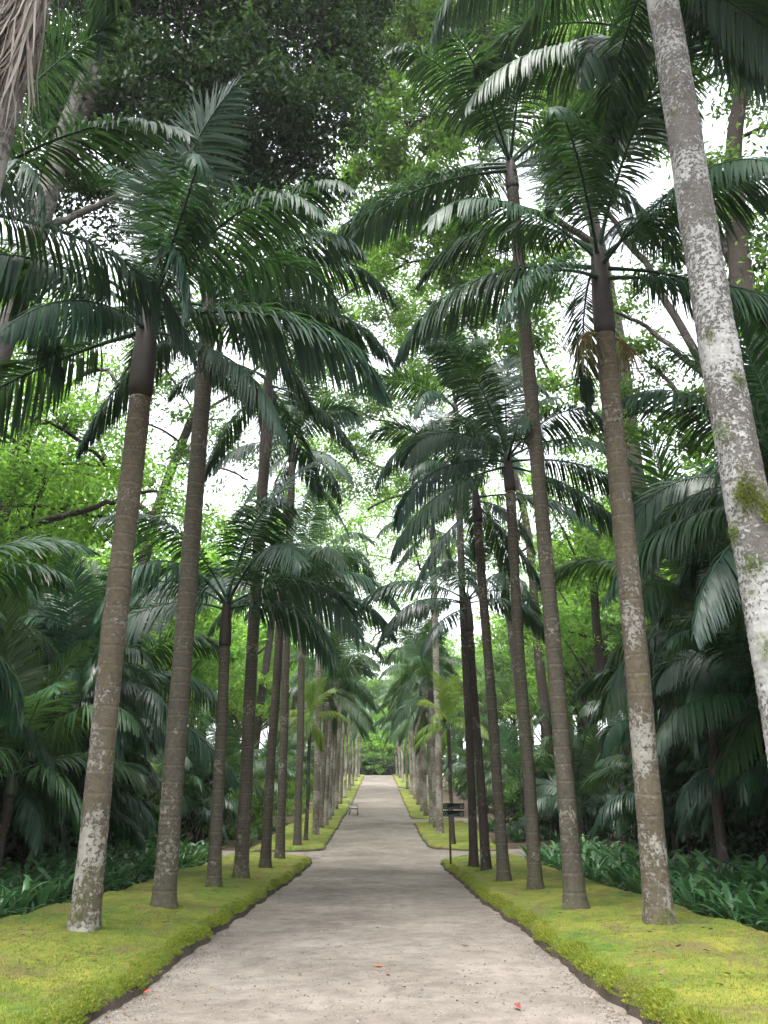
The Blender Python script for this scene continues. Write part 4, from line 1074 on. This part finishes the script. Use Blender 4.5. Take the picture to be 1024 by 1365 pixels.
# ------------------------------------------------------------------ signpost
b = on_ground(601, 1152, .17)
root = empty('signpost', b)
m = px_m(b); Hs = 76 * m
mb = MB(); mb.tube([(0, 0, -.15), (0, 0, Hs * .5), (0, 0, Hs)], [.036, .036, .036], 12)
link('post', mb.mesh('post', M['iron'], True), root)
mb = MB(); mb.tube([(0, 0, Hs), (0, 0, Hs + .03), (0, 0, Hs + .05)], [.045, .045, .02], 12)
link('post_cap', mb.mesh('post_cap', M['board_mark'], True), root)
for zz_, x1 in ((Hs - .10, .52), (Hs - .34, .50)):
    mb = MB(); x0 = -.21; h = .19; t_ = .03; ch = .03
    pr = np.array([[x0 + ch, -h / 2], [x1 - ch, -h / 2], [x1, -h / 2 + ch], [x1, h / 2 - ch], [x1 - ch, h / 2], [x0 + ch, h / 2], [x0, h / 2 - ch], [x0, -h / 2 + ch]])
    V = np.concatenate([np.stack([pr[:, 0], np.full(8, -t_ - .04), pr[:, 1] + zz_], -1), np.stack([pr[:, 0], np.full(8, -.04), pr[:, 1] + zz_], -1)])
    j = np.arange(8); kq = (j + 1) % 8
    f4 = [np.stack([j, kq, kq + 8, j + 8], -1), np.array([[0, 1, 2, 3], [0, 3, 4, 7], [4, 5, 6, 7], [11, 10, 9, 8], [15, 12, 11, 8], [15, 14, 13, 12]])]
    mb.add(V, *f4)
    bd = link('sign_board', mb.mesh('sign_board', M['board']), root)
    for xx in (x0 + .085, x1 - .085):
        mm = MB(); a = np.arange(16) / 16 * 2 * np.pi
        ro_, ri = .055, .040
        Vo = np.stack([xx + np.cos(a) * ro_, np.full(16, -t_ - .043), zz_ + np.sin(a) * ro_], -1); Vi = np.stack([xx + np.cos(a) * ri, np.full(16, -t_ - .043), zz_ + np.sin(a) * ri], -1)
        jj = np.arange(16); k2 = (jj + 1) % 16
        mm.add(np.concatenate([Vo, Vi]), np.stack([jj, k2, k2 + 16, jj + 16], -1))
        link('ring_mark', mm.mesh('ring_mark', M['board_mark']), bd)
tag(root, 'brown signpost with two dark green boards at the side path', 'signpost')

# ------------------------------------------------------------------ benches beside the path
def bench(px, py, rz, label, parts=True):
    b = on_ground(px, py, .02)
    root = empty('park_bench', b, rz)
    for k in range(5):                                   # seat slats run along local x
        mb = MB(); mb.box((0, -.22 + k * .115, .45), (1.5, .095, .035)); link('seat_slat', mb.mesh('seat_slat', M['bench_wood']), root)
    for k in range(4):
        mb = MB(); a = R(14); z = .56 + k * .125
        mb.box((0, .285 + math.tan(a) * (z - .45), z), (1.5, .03, .10)); link('back_slat', mb.mesh('back_slat', M['bench_wood']), root)
    for s in (-1, 1):
        mb = MB()
        mb.tube([(s * .6, -.27, -.02), (s * .6, -.25, .25), (s * .6, -.24, .42)], [.028] * 3, 8)
        mb.tube([(s * .6, .36, -.02), (s * .6, .30, .25), (s * .6, .31, .43), (s * .6, .43, 1.0)], [.028] * 4, 8)
        mb.tube([(s * .6, -.26, .415), (s * .6, .30, .415)], [.022] * 2, 8)
        mb.tube([(s * .6, -.25, .42), (s * .6, -.27, .64), (s * .6, .0, .67), (s * .6, .34, .66)], [.022] * 4, 8)
        link('side_frame', mb.mesh('side_frame', M['steel'], True), root)
    tag(root, label, 'bench')
bench(472, 1086, R(90), 'pale slatted bench facing across the path, half way up the climb')

# pale stone at the crest of the path
def rock(px, py, s, label):
    b = on_ground(px, py, 0.0); r = np.random.default_rng(int(px))
    mb = MB(); a = np.linspace(0, np.pi, 9); V = []
    pts = np.stack([0 * a, 0 * a, -np.cos(a) * s * .5 + s * .35], -1)
    mb.tube(pts, np.sin(a) * s * .62 + .01, 12, True, 1 + .15 * r.normal(0, 1, (9, 12)))
    o = link('boulder', mb.mesh('boulder', M['stone'], True), None, b); tag(o, label, 'stone')
rock(516, 1032.5, .9, 'pale rounded stone standing at the crest of the path')

# thin humid air
mb = MB(); mb.box((0, 150, 30), (820, 920, 64))
hz = link('haze', mb.mesh('haze', None)); hm, n, l = nm('humid_air')
pv = n.new('ShaderNodeVolumePrincipled'); pv.inputs['Color'].default_value = (.93, .96, .98, 1); pv.inputs['Density'].default_value = .0003
pv.inputs['Anisotropy'].default_value = .2
o = n.new('ShaderNodeOutputMaterial'); l.new(pv.outputs[0], o.inputs['Volume']); hz.data.materials.append(hm)
tag(hz, 'thin pale humid air between the trees', 'haze', kind='stuff')

# single fallen leaves large enough to pick out
def curled_leaf(seed, L):
    r = np.random.default_rng(seed); t = np.linspace(0, 1, 6); row = []
    for k in t:
        w = L * .22 * math.sin(math.pi * min(.97, k * .9 + .08)); z = .012 + .25 * L * (k - .5) ** 2
        row += [[(k - .5) * L, -w, z + w * .5], [(k - .5) * L, 0, z], [(k - .5) * L, w, z + w * .35]]
    f = []
    for k in range(5):
        for j in (0, 1): f.append([3 * k + j, 3 * k + j + 1, 3 * k + j + 4, 3 * k + j + 3])
    return np.array(row), np.array(f)
v, f = curled_leaf(1, .13)
fl_b = mesh('fallen_leaf', v, [f], M['litter'], True); fl_r = mesh('fallen_leaf', v, [f], M['litter_red'], True)
for (px, py, red, on) in [(87, 1252, 1, 'moss'), (505, 1290, 1, 'path'), (517, 1301, 1, 'path'), (690, 1344, 1, 'path'), (196, 1323, 1, 'path'), (841, 1249, 0, 'moss'), (165, 1271, 0, 'moss'), (88, 1278, 0, 'moss'), (125, 1277, 0, 'moss'), (970, 1300, 0, 'moss'), (905, 1262, 0, 'moss'), (400, 1300, 0, 'path'), (620, 1262, 0, 'path'), (455, 1262, 0, 'path'), (1003, 1243, 1, 'bed')]:
    b = on_ground(px, py, {'moss': .235, 'path': .012, 'bed': .06}[on])
    o = link('fallen_leaf', fl_r if red else fl_b, None, b, (random.uniform(-.2, .2), random.uniform(-.2, .2), random.uniform(0, 6.28)), random.uniform(.6, 1.0))
    c = 'red' if red else 'brown'; w = {'moss': 'the mossy bank', 'path': 'the gravel path', 'bed': 'the soil beside the strap-leaved bed'}[on]
    tag(o, f'curled {c} fallen leaf lying on {w}', 'leaf', f'{c} leaves on {w}')
print('objects', len(bpy.data.objects), 'tris', sum(len(m.polygons) for m in bpy.data.meshes))
